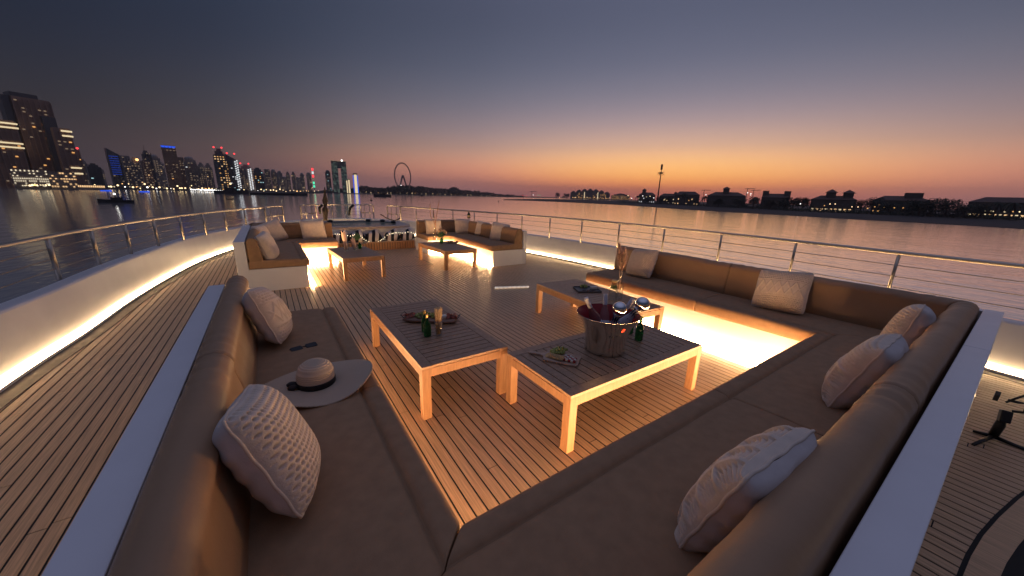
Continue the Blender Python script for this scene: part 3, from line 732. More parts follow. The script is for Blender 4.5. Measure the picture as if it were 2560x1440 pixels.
for k, (u0, u1, vt) in enumerate([(236, 258, 418), (286, 306, 402), (338, 356, 404), (384, 408, 402), (430, 448, 408), (474, 496, 412), (498, 516, 414), (546, 566, 410), (584, 600, 418), (618, 640, 428), (648, 668, 434), (684, 698, 438), (704, 720, 441), (736, 752, 443)]):
    towers.append((u0, u1, vt, 1150 + k * 20, nth[k] + ' faint tower from the left in the hazy back row of the skyline', M_TOW, ((E_DIM, .3),), 'flat' if k % 3 else 'dome', None))
for (u0, u1, vt, ds, lb, ma, lit, tp, cr) in towers:
    r_, x, y, H = tower(u0, u1, vt, ds, lb, ma, lit, rot=random.uniform(-.3, .35), crown=cr, top=tp, slabs=ds < 1000)
    if 'blue lit stripes' in lb:
        for k in range(9): mb = MB(); mb.box(-x * .9, -1.3, H * (.36 + .055 * k), x * .7, -.6, H * (.36 + .055 * k) + 1.1); mb.build('blue_stripe', emis('stripe_blue', (.05, .14, 1.0), .22), r_)
    if 'red roof light' in lb or 'red beacons' in lb or 'edged' in lb:
        for q in (-.7, .7): MB().ball((x * q, 0, H + 1.5), 1.4, 8).build('beacon', E_RED, r_)
    if 'edged' in lb:
        for k in range(26): MB().ball((x * (.55 if k % 2 else .95), -1.2, H * (.84 - .03 * k) if k < 25 else 4), 1.2, 6).build('edge_lamp', E_WHITE, r_)
    if 'orange roof lamp' in lb: MB().ball((x * .6, -1, H * .93), 1.9, 8).build('roof_lamp', LAMPA, r_)
    if 'dark top' in lb:
        MB().box(-x - 1, -1.5, 0, -x * .4, y * .5, H * .72).build('dark_bay', M_TOWD, r_)
# gate shaped building
c, w, a = face_frame(827, 865, 1000, .3, .1, 402); H = far_z(846, 402, 1000) - SEA
g = empty('gate_building', (c.x, c.y, SEA), 'gate shaped twin tower joined by a bridge at the top', 'tower'); g.rotation_euler = (0, 0, a)
MB().box(-w / 2, 0, 0, -w * .09, w * .3, H * .985).build('left_leg', M_TOWD, g); MB().box(w * .13, 0, 0, w / 2, w * .3, H * .985).build('right_leg', M_TOWD, g)
MB().box(-w * .09, .3, H * .78, w * .13, w * .3 - .3, H * .98).build('bridge', M_TOWD, g); MB().box(-w / 2 - .5, -.8, H * .985, w / 2 + .5, w * .3, H).build('lit_roof_edge', E_DIM, g)
mb = MB(); windows(mb, -w / 2, -w * .09, -.2, 2, H * .95, 6, 38, .45); windows(mb, w * .13, w / 2, -.2, 2, H * .95, 6, 38, .45); mb.build('lit_window', emis('win_greenish', (.65, .95, .75), .35), g, kind='stuff')
MB().ball((w * .22, -1, H + 1), 2.2, 8).build('roof_lamp', LAMPC, g)
def slab_tower(u0, u1, vt, dist, label, em, edge=None):
    c, w, a = face_frame(u0, u1, dist, .5, 0, vt); H = far_z((u0 + u1) / 2, vt, dist) - SEA
    root = empty('lit_tower', (c.x, c.y, SEA), label, 'tower'); root.rotation_euler = (0, 0, a)
    MB().box(-w / 2, 0, 0, w / 2, w * .5, H).build('facade', M_TOW, root); MB().box(-w * .3, -.8, 2, w * .32, 0, H * .93).build('lit_front', em, root)
    if edge:
        for q in (-1, 1): MB().box(q * w * .47 - 1.0, -1, 2, q * w * .47 + 1.0, 0, H * .9).build('lit_edge', edge, root)
    return root
slab_tower(864.5, 868.5, 449, 950, 'left one of two short bright white lit towers', E_YEL)
slab_tower(869, 874.5, 447, 950, 'right one of two short bright white lit towers, slightly taller', E_YEL)
slab_tower(882, 893, 433, 980, 'slender white lit tower with blue edges', E_YEL, E_BLUE)
c = far(787, 900); rm = empty('lit_mast', (c.x, c.y, SEA), 'thin mast lit red above and green below', 'mast')
for k, em in enumerate((E_GRN, E_GRN, E_DIM, E_RED, E_WHITE, E_RED)): MB().tube([(0, 0, 12 + k * 7), (0, 0, 17 + k * 7)], 2.0, 6).build('lit_segment', em, rm)
MB().tube([(0, 0, 0), (0, 0, 54)], .9, 6).build('pole', M_TOW, rm)

# observation wheel
hub = far(1009, 2500); hz = far_z(1009, 441, 2500); Rw = far_z(1009, 408, 2500) - hz
d = Vector((hub.x, hub.y, 0)).normalized(); rt = Vector((d.y, -d.x, 0)); ax = (rt * .62 + d * .78)     # in-plane horizontal axis
wr = empty('observation_wheel', (hub.x, hub.y, SEA), 'giant observation wheel standing behind the island woods', 'ferris wheel')
cz = hz - SEA
M_WH = mat('wheel_steel', (.16, .13, .13), .6)
def wp(a, r, o=0): v = ax * math.cos(a) * r + Vector((0, 0, math.sin(a) * r + cz)) + d.cross(Vector((0, 0, 1))) * 0; return v
MB().tube([wp(i / 64 * 2 * math.pi, Rw) for i in range(64)], 2.6, 5, closed=True).build('rim', M_WH, wr)
MB().tube([wp(i / 48 * 2 * math.pi, Rw * .93) for i in range(48)], .7, 4, closed=True).build('inner_rim', M_WH, wr)
for i in range(48): a = i / 48 * 2 * math.pi; MB().ball(tuple(wp(a, Rw * 1.03)), 3.0, 6).build('cabin', M_WH, wr)
for q in (-1, 1):
    for e in (-1, 1): MB().tube([tuple(Vector((0, 0, cz)) + ax * q * 6), tuple(ax * q * 52 + d * e * 20)], [5, 3.4], 6).build('support_leg', M_WH, wr)
MB().ball((0, 0, cz), 9, 8).build('hub', M_WH, wr)

# hotel and lit buildings on the far right shore
def hotel(u0, u1, vt, dist, label, domes, lamps):
    c, w, a = face_frame(u0, u1, dist, .3, 0, vt); H = far_z((u0 + u1) / 2, vt, dist) - SEA
    root = empty('hotel', (c.x, c.y, SEA), label, 'hotel'); root.rotation_euler = (0, 0, a)
    n = 7
    for i in range(n):
        h = H * (.55 + .33 * math.sin(math.pi * (i + .5) / n)); x0 = -w / 2 + w * i / n
        MB().box(x0, (i % 2) * 4, 0, x0 + w / n, w * .2, h).build('wing', M_VILLA, root)
        if domes: MB().lathe([(w / n * .42, h), (w / n * .36, h + 4), (w / n * .18, h + 8), (.3, h + 11)], 10, Matrix.Translation((x0 + w / n / 2, 8, 0))).build('dome', M_ROOF, root)
    mb = MB(); windows(mb, -w * .48, w * .48, -.5, 4, H * .62, 26, 5, .42, .5, .45); mb.build('lit_window', E_AMB, root, kind='stuff')
    for q in lamps: MB().box(w * q - 2, -2, 4, w * q + 2, -.5, H * .7).build('lit_stair', E_YEL, root)
hotel(1427, 1526, 473, 2250, 'large domed hotel with orange lights on the far shore', True, (-.14, .2))
hotel(1529, 1576, 481.5, 2200, 'lower orange lit building right of the domed hotel', False, ())
hotel(1118, 1152, 464.5, 1900, 'dim building peering over the island woods', False, ())

# villas
def villa(u0, u1, vt, dist, label, cup=(), em=((E_WARM, .12),), low=None, rot=0.05, ma=None):
    c, w, a = face_frame(u0, u1, dist, .45, rot, vt); H = far_z((u0 + u1) / 2, vt, dist) - SEA
    root = empty('villa', (c.x, c.y, SEA), label, 'villa', 'villas on the right shore'); root.rotation_euler = (0, 0, a)
    ma = ma or M_VILLA; h = H * .76; y = w * .4
    MB().box(-w / 2, 0, 0, w / 2, y, h).build('wall', ma, root)
    mb = MB(); e = .8
    mb.add([(-w / 2 - e, -e, h), (w / 2 + e, -e, h), (w / 2 + e, y + e, h), (-w / 2 - e, y + e, h), (-w / 2 + y * .5, y / 2, H), (w / 2 - y * .5, y / 2, H)], [(0, 3, 2, 1), (0, 1, 5, 4), (2, 3, 4, 5), (1, 2, 5), (3, 0, 4)])
    rf = mb.build('roof', M_ROOF, root)
    for q, hw, hh, flatt in cup:
        t = empty_part = MB(); t.box(q * w - hw, y * .2, h * .9, q * w + hw, y * .2 + hw * 2, H + hh); t.build('cupola', ma, root)
        if not flatt:
            mb = MB(); z = H + hh; k = hw * 1.35; cy = y * .2 + hw; mb.add([(q * w - k, cy - k, z), (q * w + k, cy - k, z), (q * w + k, cy + k, z), (q * w - k, cy + k, z), (q * w, cy, z + hw * .9)], [(0, 3, 2, 1), (0, 1, 4), (1, 2, 4), (2, 3, 4), (3, 0, 4)]); mb.build('cupola_roof', M_ROOF, root)
    nx = max(4, int(w / 4))
    for i in range(nx):
        for j in range(2):
            x0 = -w / 2 + w * (i + .3) / nx; z0 = 2.2 + j * h * .42
            litm = None
            for m_, fr in em:
                if random.random() < fr * (2.2 if j == 0 else .4): litm = m_
            MB().box(x0, -.12, z0, x0 + w / nx * .38, .1, z0 + 2.0).build('window', litm or M_TOWD, root)
    if low:
        MB().box(-w * .5, -3.4, 0, w * .5, -.2, h * .36).build('terrace', ma, root)
        mb = MB()
        for i in range(low): x0 = -w * .46 + w * .92 * i / low; MB().box(x0, -3.6, h * .1, x0 + w * .5 / low, -3.38, h * .3).build('terrace_window', E_WARM if i % 3 else E_YEL, root)
    return root
villa(1598, 1640, 481, 900, 'small villa with a cupola left of the palm shaped mast', ((-.2, 4, 5, False),), ((E_WHITE, .3),))
villa(1650, 1700, 484, 820, 'low wide villa right of the palm shaped mast', ((.3, 2.5, 2, False),), ((E_YEL, .25),))
villa(1688, 1752, 478.5, 700, 'villa with hipped roof beside lit garden doors', (), ((E_WARM, .3),))
villa(1770, 1868, 480, 620, 'pale villa crowned by one central lantern cupola', ((-.02, 3.8, 4.5, False),), ((E_WARM, 0),))
villa(1906, 1978, 484, 600, 'dark villa with two square flat topped towers', ((-.38, 3.4, 3.5, True), (.4, 3.4, 3.5, True)), ((E_WARM, .03),))
villa(2030, 2148, 489, 560, 'brightly lit villa with twin cupolas and glowing terrace', ((-.08, 4.3, 3.5, False), (.30, 4.3, 3.0, False)), ((E_YEL, .35),), low=9)
villa(2185, 2330, 489.5, 560, 'long dark villa with a rounded roof pavilion', ((.22, 6.5, 3.2, True),), ((E_AMB, .06),))
villa(2425, 2640, 493, 560, 'wide villa at the right edge with lamps along its garden wall', (), ((E_DIM, .1),), low=14)
tg = 'trees between the villas'
for kind, u, ds, vt, wd, lb in [('round', 1393, 1700, 478, 1, 'small round tree left of the domed hotel'), ('broad', 1418, 1700, 481, 1.2, 'broad dark tree touching the domed hotel'), ('palm', 1596, 760, 486, 1, 'palm left of the first villa'),
    ('palm', 1715, 640, 477, .9, 'palm over the hipped roof villa'), ('palm', 1763, 600, 486, 1, 'low palm left of the pale villa'), ('broad', 1888, 560, 489, 1.1, 'broad tree between pale and twin tower villas'),
    ('palm', 1888, 540, 487, 1.2, 'palm in front of the broad tree by the twin tower villa'), ('broad', 1990, 550, 485, .9, 'bushy tree right of the twin tower villa'), ('round', 2015, 540, 487, 1.1, 'rounded tree left of the brightly lit villa'),
    ('round', 2160, 540, 492, 1.0, 'small round tree right of the brightly lit villa'), ('broad', 2190, 530, 484, 1.0, 'broad dark tree left of the rounded pavilion'), ('broad', 2340, 505, 485, 1.35, 'largest dark spreading tree on the right shore'),
    ('broad', 2378, 500, 488, 1.2, 'spreading tree joined to the largest tree on its right'), ('palm', 2500, 500, 497, 1.0, 'palm before the villa at the right edge'), ('palm', 2540, 495, 499, 1.0, 'rightmost palm before the edge villa'), ('round', 2465, 505, 503, 1, 'small tree in the garden of the edge villa'),
    ('round', 1650, 700, 487, 1.2, 'dark tree at the foot of the palm shaped mast'), ('round', 1675, 690, 488, 1.3, 'round tree right of the palm shaped mast'), ('broad', 1740, 640, 489, .9, 'broad tree before the hipped roof villa'), ('broad', 1620, 720, 490, 1.4, 'dark tree in front of the small cupola villa'), ('round', 1800, 560, 492, 1.2, 'round tree before the left half of the pale villa'), ('broad', 1850, 560, 491, 1.3, 'broad tree before the right half of the pale villa'), ('broad', 1930, 545, 494, 1.3, 'low broad tree before the twin tower villa'), ('round', 1965, 545, 493, 1.3, 'round tree at the right foot of the twin tower villa'), ('broad', 2230, 520, 497, 1.5, 'low broad tree before the rounded pavilion villa'), ('round', 2290, 515, 496, 1.3, 'round tree right of the rounded pavilion'), ('broad', 2310, 505, 491, 1.2, 'spreading tree joined to the largest tree on its left'), ('broad', 2420, 500, 500, 1.3, 'low broad tree left of the edge villa')]:
    tree(kind, u, ds, vt, wd, lb, tg)
mb = MB()
for k in range(210):
    u = 1550 + k * 4.9 + random.uniform(-2, 2); ds = (520 + max(0, 2000 - u) * .5) * random.uniform(.97, 1.05); p = far(u, ds)
    leaf_blob(mb, (p.x, p.y, SEA + 2.2), random.uniform(1.6, 3.6), 44, .7, (1.6, 1.6, .8))
o = mb.build('garden_hedge', M_LEAF); tag(o, 'dark hedges and garden shrubs below the villas', kind='stuff')
# palm shaped telecom mast
p = far(1645, 700, 490); zt = far_z(1650, 410, 700) - SEA
ms = empty('telecom_mast', (p.x, p.y, SEA), 'tall thin telecom mast disguised as a palm against the sunset', 'mast')
MB().tube([(0, 0, 0), (0, 0, zt * .82)], [1.3, .75], 8).build('pole', M_TRUNK, ms)
mb = MB()
for i in range(26):
    a = i * 2.4; d_ = Vector((math.cos(a), math.sin(a), 0)); e = random.uniform(-.5, .9)
    pts = [Vector((0, 0, zt * .79)) + d_ * t * 6.5 + Vector((0, 0, e * 5 * t - 3.0 * t * t)) for t in (0, .4, .7, 1)]
    mb.tube(pts, [.3, .25, .2, .1], 3)
mb.build('fronds', M_LEAF, ms)
for q in (-1.5, 1.5): MB().box(q - .6, -.6, zt * .86, q + .6, .6, zt * .99).build('antenna_panel', M_DARKM, ms)
MB().tube([(0, 0, zt * .8), (0, 0, zt)], .5, 6).build('mast_top', M_DARKM, ms)
# cranes
for k, (u, v, lb) in enumerate([(1760, 474, 'tiny tower crane left of the cupola villa'), (1868, 470, 'tiny tower crane beside white floodlights'), (1884, 474, 'lower tiny tower crane right of the floodlights'), (1330, 478, 'faint tower crane left above the far shore')]):
    p = far(u, 2400); z = far_z(u, v, 2400) - SEA; cr = empty('tower_crane', (p.x, p.y, SEA), lb, 'crane', 'tower cranes on the horizon')
    rt_ = Vector((p.y, -p.x, 0)).normalized(); MB().tube([(0, 0, 0), (0, 0, z)], 1.5, 4).build('mast', M_DARKM, cr); MB().tube([tuple(rt_ * -14 + Vector((0, 0, z * .95))), tuple(rt_ * 32 + Vector((0, 0, z * .97)))], 1.3, 4).build('jib', M_DARKM, cr)
# lamps along the shores
def two_mat_lamp(name, em, h, r, ):
    mb = MB(); mb.tube([(0, 0, 0), (0, 0, h)], .12, 5); nf = len(mb.f); mb.ball((0, 0, h), r, 8)
    me = bpy.data.meshes.new(name); me.from_pydata(mb.v, [], mb.f); me.materials.append(M_DARKM); me.materials.append(em)
    for i, pl in enumerate(me.polygons): pl.material_index = 0 if i < nf else 1
    return me
LM = {k: two_mat_lamp('shore_lamp', e, 6, 1) for k, e in (('w', LAMPW), ('c', LAMPC), ('a', LAMPA), ('y', E_YEL), ('b', E_BLUE), ('r', E_RED), ('g', E_GRN), ('A', E_AMB))}
def lamp(u, v, dist, kind, r, label, group):
    p = far(u, dist, v); z = far_z(u, v, dist); o = bpy.data.objects.new('shore_lamp', LM[kind]); COL.objects.link(o)
    s = r; o.scale = (s, s, s); o.location = (p.x, p.y, z - 6 * s); tag(o, label, 'lamp', group)
rnd = random.Random(3)
for k in range(92):
    u = 60 + k * 8.1 + rnd.uniform(-3, 3); b = 470 + (u - 100) * .0205
    lamp(u, b - rnd.uniform(3.5, 8) * (1 if rnd.random() < .75 else 2.0), 600 + u * .35 + rnd.uniform(0, 30), rnd.choice('wwwacwya'), rnd.choice((.5, .7, .8, 1.1)), 'small warm lamp in the row along the city waterfront', 'lamps along the city waterfront')
for k in range(17):
    lamp(478 + k * 4.9, 473.4 + k * .22 + rnd.uniform(-.6, .6), 735, 'c', rnd.choice((.9, 1.1, 1.3)), 'bright white lamp in the dense row below the middle towers', 'white lamps below the middle towers')
for k in range(9): lamp(66 + k * 7 + rnd.uniform(-2, 2), 463 + rnd.uniform(-.8, 1.2), 585, 'ywwawy'[k % 6], rnd.choice((.7, .9)), 'bright lamp at the foot of the lit podium building', 'lamps at the podium foot')
for k in range(28): lamp(905 + k * 12.4 + rnd.uniform(-4, 4), 480.5 + k * .33 + rnd.uniform(-1, 1), 1370 + max(0, k - 12) * 30, 'ywwA'[k % 4], rnd.choice((.7, .9, 1.1)), 'small warm lamp under the island woods', 'lamps under the island woods')
for u, v, k_, r in [(1059, 471, 'c', 2.2), (1003, 464, 'c', 3), (1307, 489, 'r', 1.4), (1316, 489.5, 'r', 1.4), (1333, 487.5, 'c', 1.8), (1345, 488, 'g', 1.6), (1350, 488.3, 'g', 1.4)]:
    lamp(u, v, 1900, k_, r, {'c': 'single white lamp on the far dark shore', 'r': 'small red lamp low on the far shore', 'g': 'small green lamp low on the far shore'}[k_], 'coloured lamps on the far shore')
for k in range(20): lamp(1391 + k * 9.6 + rnd.uniform(-3, 3), 492.5 + rnd.uniform(-.5, .8) + k * .14, 2200, 'Aaw'[k % 3], 1.5, 'amber lamp on the promenade below the domed hotel', 'lamps below the domed hotel')
for k in range(8): lamp(1570 + k * 9.2, 489.5 + rnd.uniform(-.5, 6.5), 880, 'wcy'[k % 3], .8, 'white lamp beside the small villas left of the mast', 'lamps beside the small villas')
for u, v, r in [(1869, 482, 1.5), (1877, 484.5, 1.5), (1876, 488, 1.0), (1765, 487, 1.4)]: lamp(u, v, 1500, 'c', r, 'cold white floodlight glowing behind the villas', 'floodlights behind the villas')
for u, v, k_, r in [(1660, 500, 'w', .55), (1667, 501, 'w', .5), (1722, 501, 'A', .9), (2001, 509.5, 'c', .8), (2075, 510, 'w', .8), (2088, 510, 'w', .75), (2061, 514, 'A', .9), (2130, 517, 'w', .7), (2145, 517.5, 'w', .7), (2169, 521, 'A', 1.0), (2187, 517, 'A', .8), (2211, 518, 'A', .9), (2236, 519.5, 'A', .9), (2258, 520, 'A', .9), (2298, 521, 'y', .9), (2388, 524, 'A', 1.0), (2409, 525.5, 'y', 1.2), (2462, 527, 'y', 1.2), (2476, 528, 'y', 1.0), (2487, 527, 'w', .5), (2512, 529, 'y', 1.1), (2533, 529, 'A', .9), (2549, 529.5, 'w', .7), (2482, 528.5, 'y', 1.0)]:
    lamp(u, v, 520, k_, r * .62, 'garden lamp glowing on the villa shore at right', 'garden lamps on the villa shore')

# ---------------------------------------------------------------- boats and buoys
M_BOAT = mat('boat_hull', (.05, .045, .045), .5)
def boat(u, v, ln, label, rzr, cabin=True, light=None, ma=None, ht=1.0):
    p = at(u, v, SEA); root = empty('boat', (p.x, p.y, SEA), label, 'boat', 'boats on the water'); a = math.atan2(-p.x, p.y) + rzr; root.rotation_euler = (0, 0, a)
    mb = MB(); n = 8; rows = []
    for i in range(n + 1):
        t = i / n; wd = ln * .14 * (1 - max(0, (t - .55) / .45) ** 2) + .02; x = (t - .5) * ln; sh = .10 * ln * (1 + .45 * t * t)
        rows.append([(x, -wd, sh * ht), (x, -wd * .7, -.2), (x, wd * .7, -.2), (x, wd, sh * ht)])
    for r_ in rows: mb.v += r_
    for i in range(n):
        for j in range(4): mb.face((i * 4 + j, i * 4 + (j + 1) % 4, (i + 1) * 4 + (j + 1) % 4, (i + 1) * 4 + j))
    mb.face((0, 1, 2, 3)); mb.face((n * 4 + 3, n * 4 + 2, n * 4 + 1, n * 4))
    mb.build('hull', ma or M_BOAT, root)
    if cabin:
        MB().box(-ln * .2, -ln * .09, .1 * ln, ln * .14, ln * .09, .2 * ln).build('cabin', M_BOAT, root); MB().box(-ln * .26, -ln * .11, .215 * ln, ln * .2, ln * .11, .23 * ln).build('canopy', M_BOAT, root)
    if light: MB().ball((0, 0, .34 * ln), ln * light[1], 8).build('lantern', light[0], root); MB().tube([(0, 0, .1 * ln), (0, 0, .34 * ln)], .05 * ln * .3, 5).build('light_pole', M_BOAT, root)
    return root
boat(291, 506.5, 10.5, 'dark motor boat with one white lamp on the water at left', math.pi, light=(emis('boat_lamp', (1, .97, .92), 8), .03))
boat(575, 498, 4, 'tiny dark dinghy right of the motor boat', .2, cabin=False)
boat(956, 492, 26, 'dark wooden boat moored before the island woods', math.pi - .1, ht=1.2)
boat(580, 484, 34, 'dark low vessel moored below the white edged tower', 0, light=(LAMPW, .03))
boat(265, 477.5, 8, 'small boat glowing blue near the left shore', 0, ma=E_BLUE, cabin=False)
boat(361, 480, 8, 'second blue glowing boat right of the first', 0, ma=E_BLUE, cabin=False)
boat(1055, 490.5, 9, 'small dark boat close under the island lamps', 0)
boat(700, 487.5, 60, 'long dark barge below the speckled towers', 0, cabin=False, ht=.35)
for u, v, lb in [(928, 501.5, 'small dark buoy before the left bow gate'), (1246, 504.5, 'small dark buoy left of the sand bank tip')]:
    p = at(u, v, SEA); b = empty('buoy', (p.x, p.y, SEA), lb, 'buoy', 'buoys on the water'); s = .9 if u < 1000 else .7
    MB().lathe([(s, -.1), (s, .5 * s), (s * .4, s * .9), (.12, 2.6 * s), (.1, 3.4 * s)], 10).build('float_body', M_BOAT, b)
# ---------------------------------------------------------------- pillows
def tri(x): return abs((x % 1.0) * 2 - 1)
def pat(kind, x, y, s):
    """relief of the knitted front in metres; x, y in metres"""
    if kind == 'net':
        p = .0225; r_ = round(y / p); xo = (.5 if r_ % 2 else 0) * p
        dx = x - xo - round((x - xo) / p) * p; dy = y - r_ * p; q = math.hypot(dx, dy * 1.15)
        return -.021 * math.exp(-(q / .0068) ** 4) + .0012 * math.sin(x * 900) * math.sin(y * 900)
    if kind == 'band':
        if abs(y) < .085:
            a = tri(x / .15) * .15 - .075; h = -.002 + .0015 * math.sin(x * 520)
            for o in (0,):
                d1 = abs(y - a); d2 = abs(y + a)
                h = max(h, .010 * math.exp(-(d1 / .009) ** 2), .010 * math.exp(-(d2 / .009) ** 2))
            return h
        if abs(abs(y) - .092) < .006: return .004
        p = .021; r_ = round(y / p); xo = (.5 if r_ % 2 else 0) * p; dx = x - xo - round((x - xo) / p) * p; dy = y - r_ * p
        return -.012 * math.exp(-(math.hypot(dx, dy) / .006) ** 4)
    if kind == 'fan':
        p = .105; i = round(x / p); cx = x - i * p; j = math.floor(y / .105); cy = y - j * .105
        q = math.hypot(cx, cy); h = .010 * math.sin(q * 400) - .007
        if abs(cx) > p / 2 - .010: h = .013
        if cy < .014: h = max(h, .012)
        return h + .0008 * math.sin(y * 1000)
    if kind == 'mesh':
        if y > .02:
            p = .021; r_ = round(y / p); xo = (.5 if r_ % 2 else 0) * p; dx = x - xo - round((x - xo) / p) * p; dy = y - r_ * p
            return -.015 * math.exp(-(math.hypot(dx, dy * 1.5) / .0066) ** 4) + .001 * math.sin(x * 800)
        return pat('fan', x, y, s) * .8
    if kind == 'lattice':
        return .005 * (math.cos((x + y) * 230) + math.cos((x - y) * 230))
    return .005 * math.sin(x * 230 + 2 * math.sin(y * 90)) * math.sin(y * 310 + x * 40)
def pillow(label, c, n, size, T, roll=0., asp=1., kind='net', res=60, group='knitted cream scatter cushions', ma=None):
    c = Vector(c); n = Vector(n).normalized(); up = Vector((0, 0, 1)); x = up.cross(n).normalized(); y = n.cross(x)
    x, y = x * math.cos(roll) + y * math.sin(roll), y * math.cos(roll) - x * math.sin(roll)
    root = empty('pillow', c, label, 'cushion', group)
    nz = random.uniform(0, 9)
    def P(u, v, side, dn=0.):
        th = T * 1.12 * max(0, (1 - abs(u) ** 3.0) * (1 - abs(v) ** 3.0)) ** .46
        th *= 1 + .06 * math.sin(u * 3 + nz) * math.cos(v * 2.6 + nz)
        return x * (u * (1 - .045 * (1 - v * v) - .055 * v ** 6) * size / 2 * asp) + y * (v * (1 - .045 * (1 - u * u) - .055 * u ** 6) * size / 2) + n * (side * th + dn)
    for side, nm, m_, k in ((1, 'knitted_front', ma or M_CREAM, kind), (-1, 'back_panel', M_LINEN if not ma else ma, None)):
        rr = res if side > 0 else min(36, res); mb = MB()
        for j in range(rr + 1):
            for i in range(rr + 1):
                # denser toward the rim
                u = math.sin((i / rr * 2 - 1) * math.pi / 2 * .999) * .35 + (i / rr * 2 - 1) * .65; v = math.sin((j / rr * 2 - 1) * math.pi / 2 * .999) * .35 + (j / rr * 2 - 1) * .65
                dn = 0
                if k: 
                    e = min(1, (1 - max(abs(u), abs(v))) * 14); dn = pat(k, u * size / 2 * asp, v * size / 2, size) * e
                elif side < 0: dn = .004 * math.sin(u * 6 + v * 9 + nz) * (1 - abs(u)) + .003 * math.sin(v * 17 + 3 * u)
                mb.v.append(tuple(P(u, v, side, dn)))
        w_ = rr + 1
        for j in range(rr):
            for i in range(rr):
                q = (j * w_ + i, j * w_ + i + 1, (j + 1) * w_ + i + 1, (j + 1) * w_ + i)
                mb.face(q if side > 0 else q[::-1])
        mb.build(nm, m_, root, smooth=True)
    edge = [P(-1 + 2 * t / 20, -1, 0) for t in range(20)] + [P(1, -1 + 2 * t / 20, 0) for t in range(20)] + [P(1 - 2 * t / 20, 1, 0) for t in range(20)] + [P(-1, 1 - 2 * t / 20, 0) for t in range(20)]
    MB().tube([p + n * .002 * math.sin(i * 1.1) for i, p in enumerate(edge)], .0055 if res > 50 else .004, 6, closed=True).build('seam_edge', ma or M_CREAM, root, smooth=True)
    return root
pillow('cream pillow with a band of diamonds leaning on the left sofa arm beyond the hat', (-.086, 2.988, .709), (1, -.06, .38), .428, .091, -.20, .98, 'band', 120)
pillow('largest cream pillow with open net knit on the near left sofa arm', (-.085, 1.358, .706), (1, -.03, .44), .424, .092, -.23, .96, 'net', 210)
pillow('cream pillow with corded fan pattern seen from behind at bottom right', (1.197, .338, .682), (.06, 1, .35), .438, .080, 0, 1.03, 'fan', 190)
pillow('cream pillow with oval holes, front one of the pair on the right rear seat', (2.702, .356, .694), (0, 1, .34), .452, .096, .02, 1.02, 'mesh', 120)
pillow('cream pillow half hidden behind another, in the right rear corner', (3.80, .356, .713), (-.05, 1, .2), .43, .096, .1, 1.0, 'net', 100)
pillow('cream pillow with a diamond band on the right sofa arm', (4.429, 1.364, .701), (-1, .01, .52), .458, .115, .11, 1.05, 'band', 120)
pillow('cream pillow with diagonal lattice knit at the far end of the right sofa arm', (4.446, 3.117, .695), (-1, .12, .46), .436, .099, .12, 1.01, 'lattice', 90)
fuz = lambda lb, u, v, n, s, rl=0, z=.68, T=.1, a=1.: pillow(lb, at(u, v, z), n, s, T, rl, a, 'fuzzy', 40, 'fluffy cushions on the far sofas')
fuz('fluffy cream pillow nearest the camera on the left L sofa', 668, 616, (1, -.25, .35), .46, .1)
fuz('fluffy cream pillow behind the nearest one on the left L sofa', 655, 592, (1, -.4, .35), .46, 0)
fuz('fluffy cream pillow tilted in the corner of the left L sofa', 683, 580, (.5, -.9, .35), .48, .3)
fuz('fluffy cream pillow alone on the back leg of the left L sofa', 784, 577, (.05, -1, .35), .50, .05)
fuz('fluffy cream pillow behind the twig vase on the right L sofa', 1084, 568, (-.1, -1, .35), .46, 0)
fuz('square fluffy cream pillow in the corner of the right L sofa', 1157, 567, (-.25, -1, .3), .46, 0)
fuz('narrow fluffy cream pillow on the side arm of the right L sofa', 1206, 573, (-1, -.55, .3), .42, -.1)
fuz('round fluffy cream pillow nearest the camera on the right L sofa', 1249, 582, (-1, -.7, .3), .50, -.1)

# ---------------------------------------------------------------- hot tub and bench at the bow
def atY(u, v, Y):
    d = ray(u, v); return EYE + d * (Y / d.y)
def atxy_z(v, u, p):
    d = ray(u, v); return EYE.z + d.z / math.hypot(d.x, d.y) * math.hypot(p[0], p[1])
tub = empty('hot_tub', (2.35, 11.3, 0), 'square hot tub with green water between the two L sofas at the bow', 'hot tub')
M_BEIGE = mat('beige_rim', (.52, .43, .37), .5, var=.05)
tx0, tx1, ty0, ty1, tz = 1.02, 3.62, 10.56, 12.9, .63
MB().box(tx0, ty0, 0, tx1, ty0 + .12, tz - .06).build('front_wall', M_WHITE, tub, world=True)
MB().box(tx0, ty0 + .12, 0, tx0 + .1, ty1, tz - .06).build('side_wall', M_WHITE, tub, world=True); MB().box(tx1 - .1, ty0 + .12, 0, tx1, ty1, tz - .06).build('side_wall', M_WHITE, tub, world=True); MB().box(tx0 + .1, ty1 - .1, 0, tx1 - .1, ty1, tz - .06).build('back_wall', M_WHITE, tub, world=True)
# rim with rounded opening
outer = []; inner = []
for i in range(48):
    a = 2 * math.pi * i / 48; ca, sa = math.cos(a), math.sin(a); e = 4.5
    k = (abs(ca) ** e + abs(sa) ** e) ** (-1 / e)
    cx, cy = (tx0 + tx1) / 2, (ty0 + ty1) / 2
    outer.append((cx + ca * k * (tx1 - tx0 + .06) / 2, cy + sa * k * (ty1 - ty0 + .06) / 2)); e = 3; k = (abs(ca) ** e + abs(sa) ** e) ** (-1 / e)
    inner.append((cx - .05 + ca * k * (tx1 - tx0 - .5) / 2, cy - .03 + sa * k * (ty1 - ty0 - .42) / 2))
mb = MB(); n = 48
for z, ring in ((tz - .06, outer), (tz, outer), (tz, inner), (tz - .14, inner)): mb.v += [(x_, y_, z) for x_, y_ in ring]
for k in range(3):
    for i in range(n): mb.face((k * n + i, k * n + (i + 1) % n, (k + 1) * n + (i + 1) % n, (k + 1) * n + i))
mb.build('rim', M_BEIGE, tub, world=True)
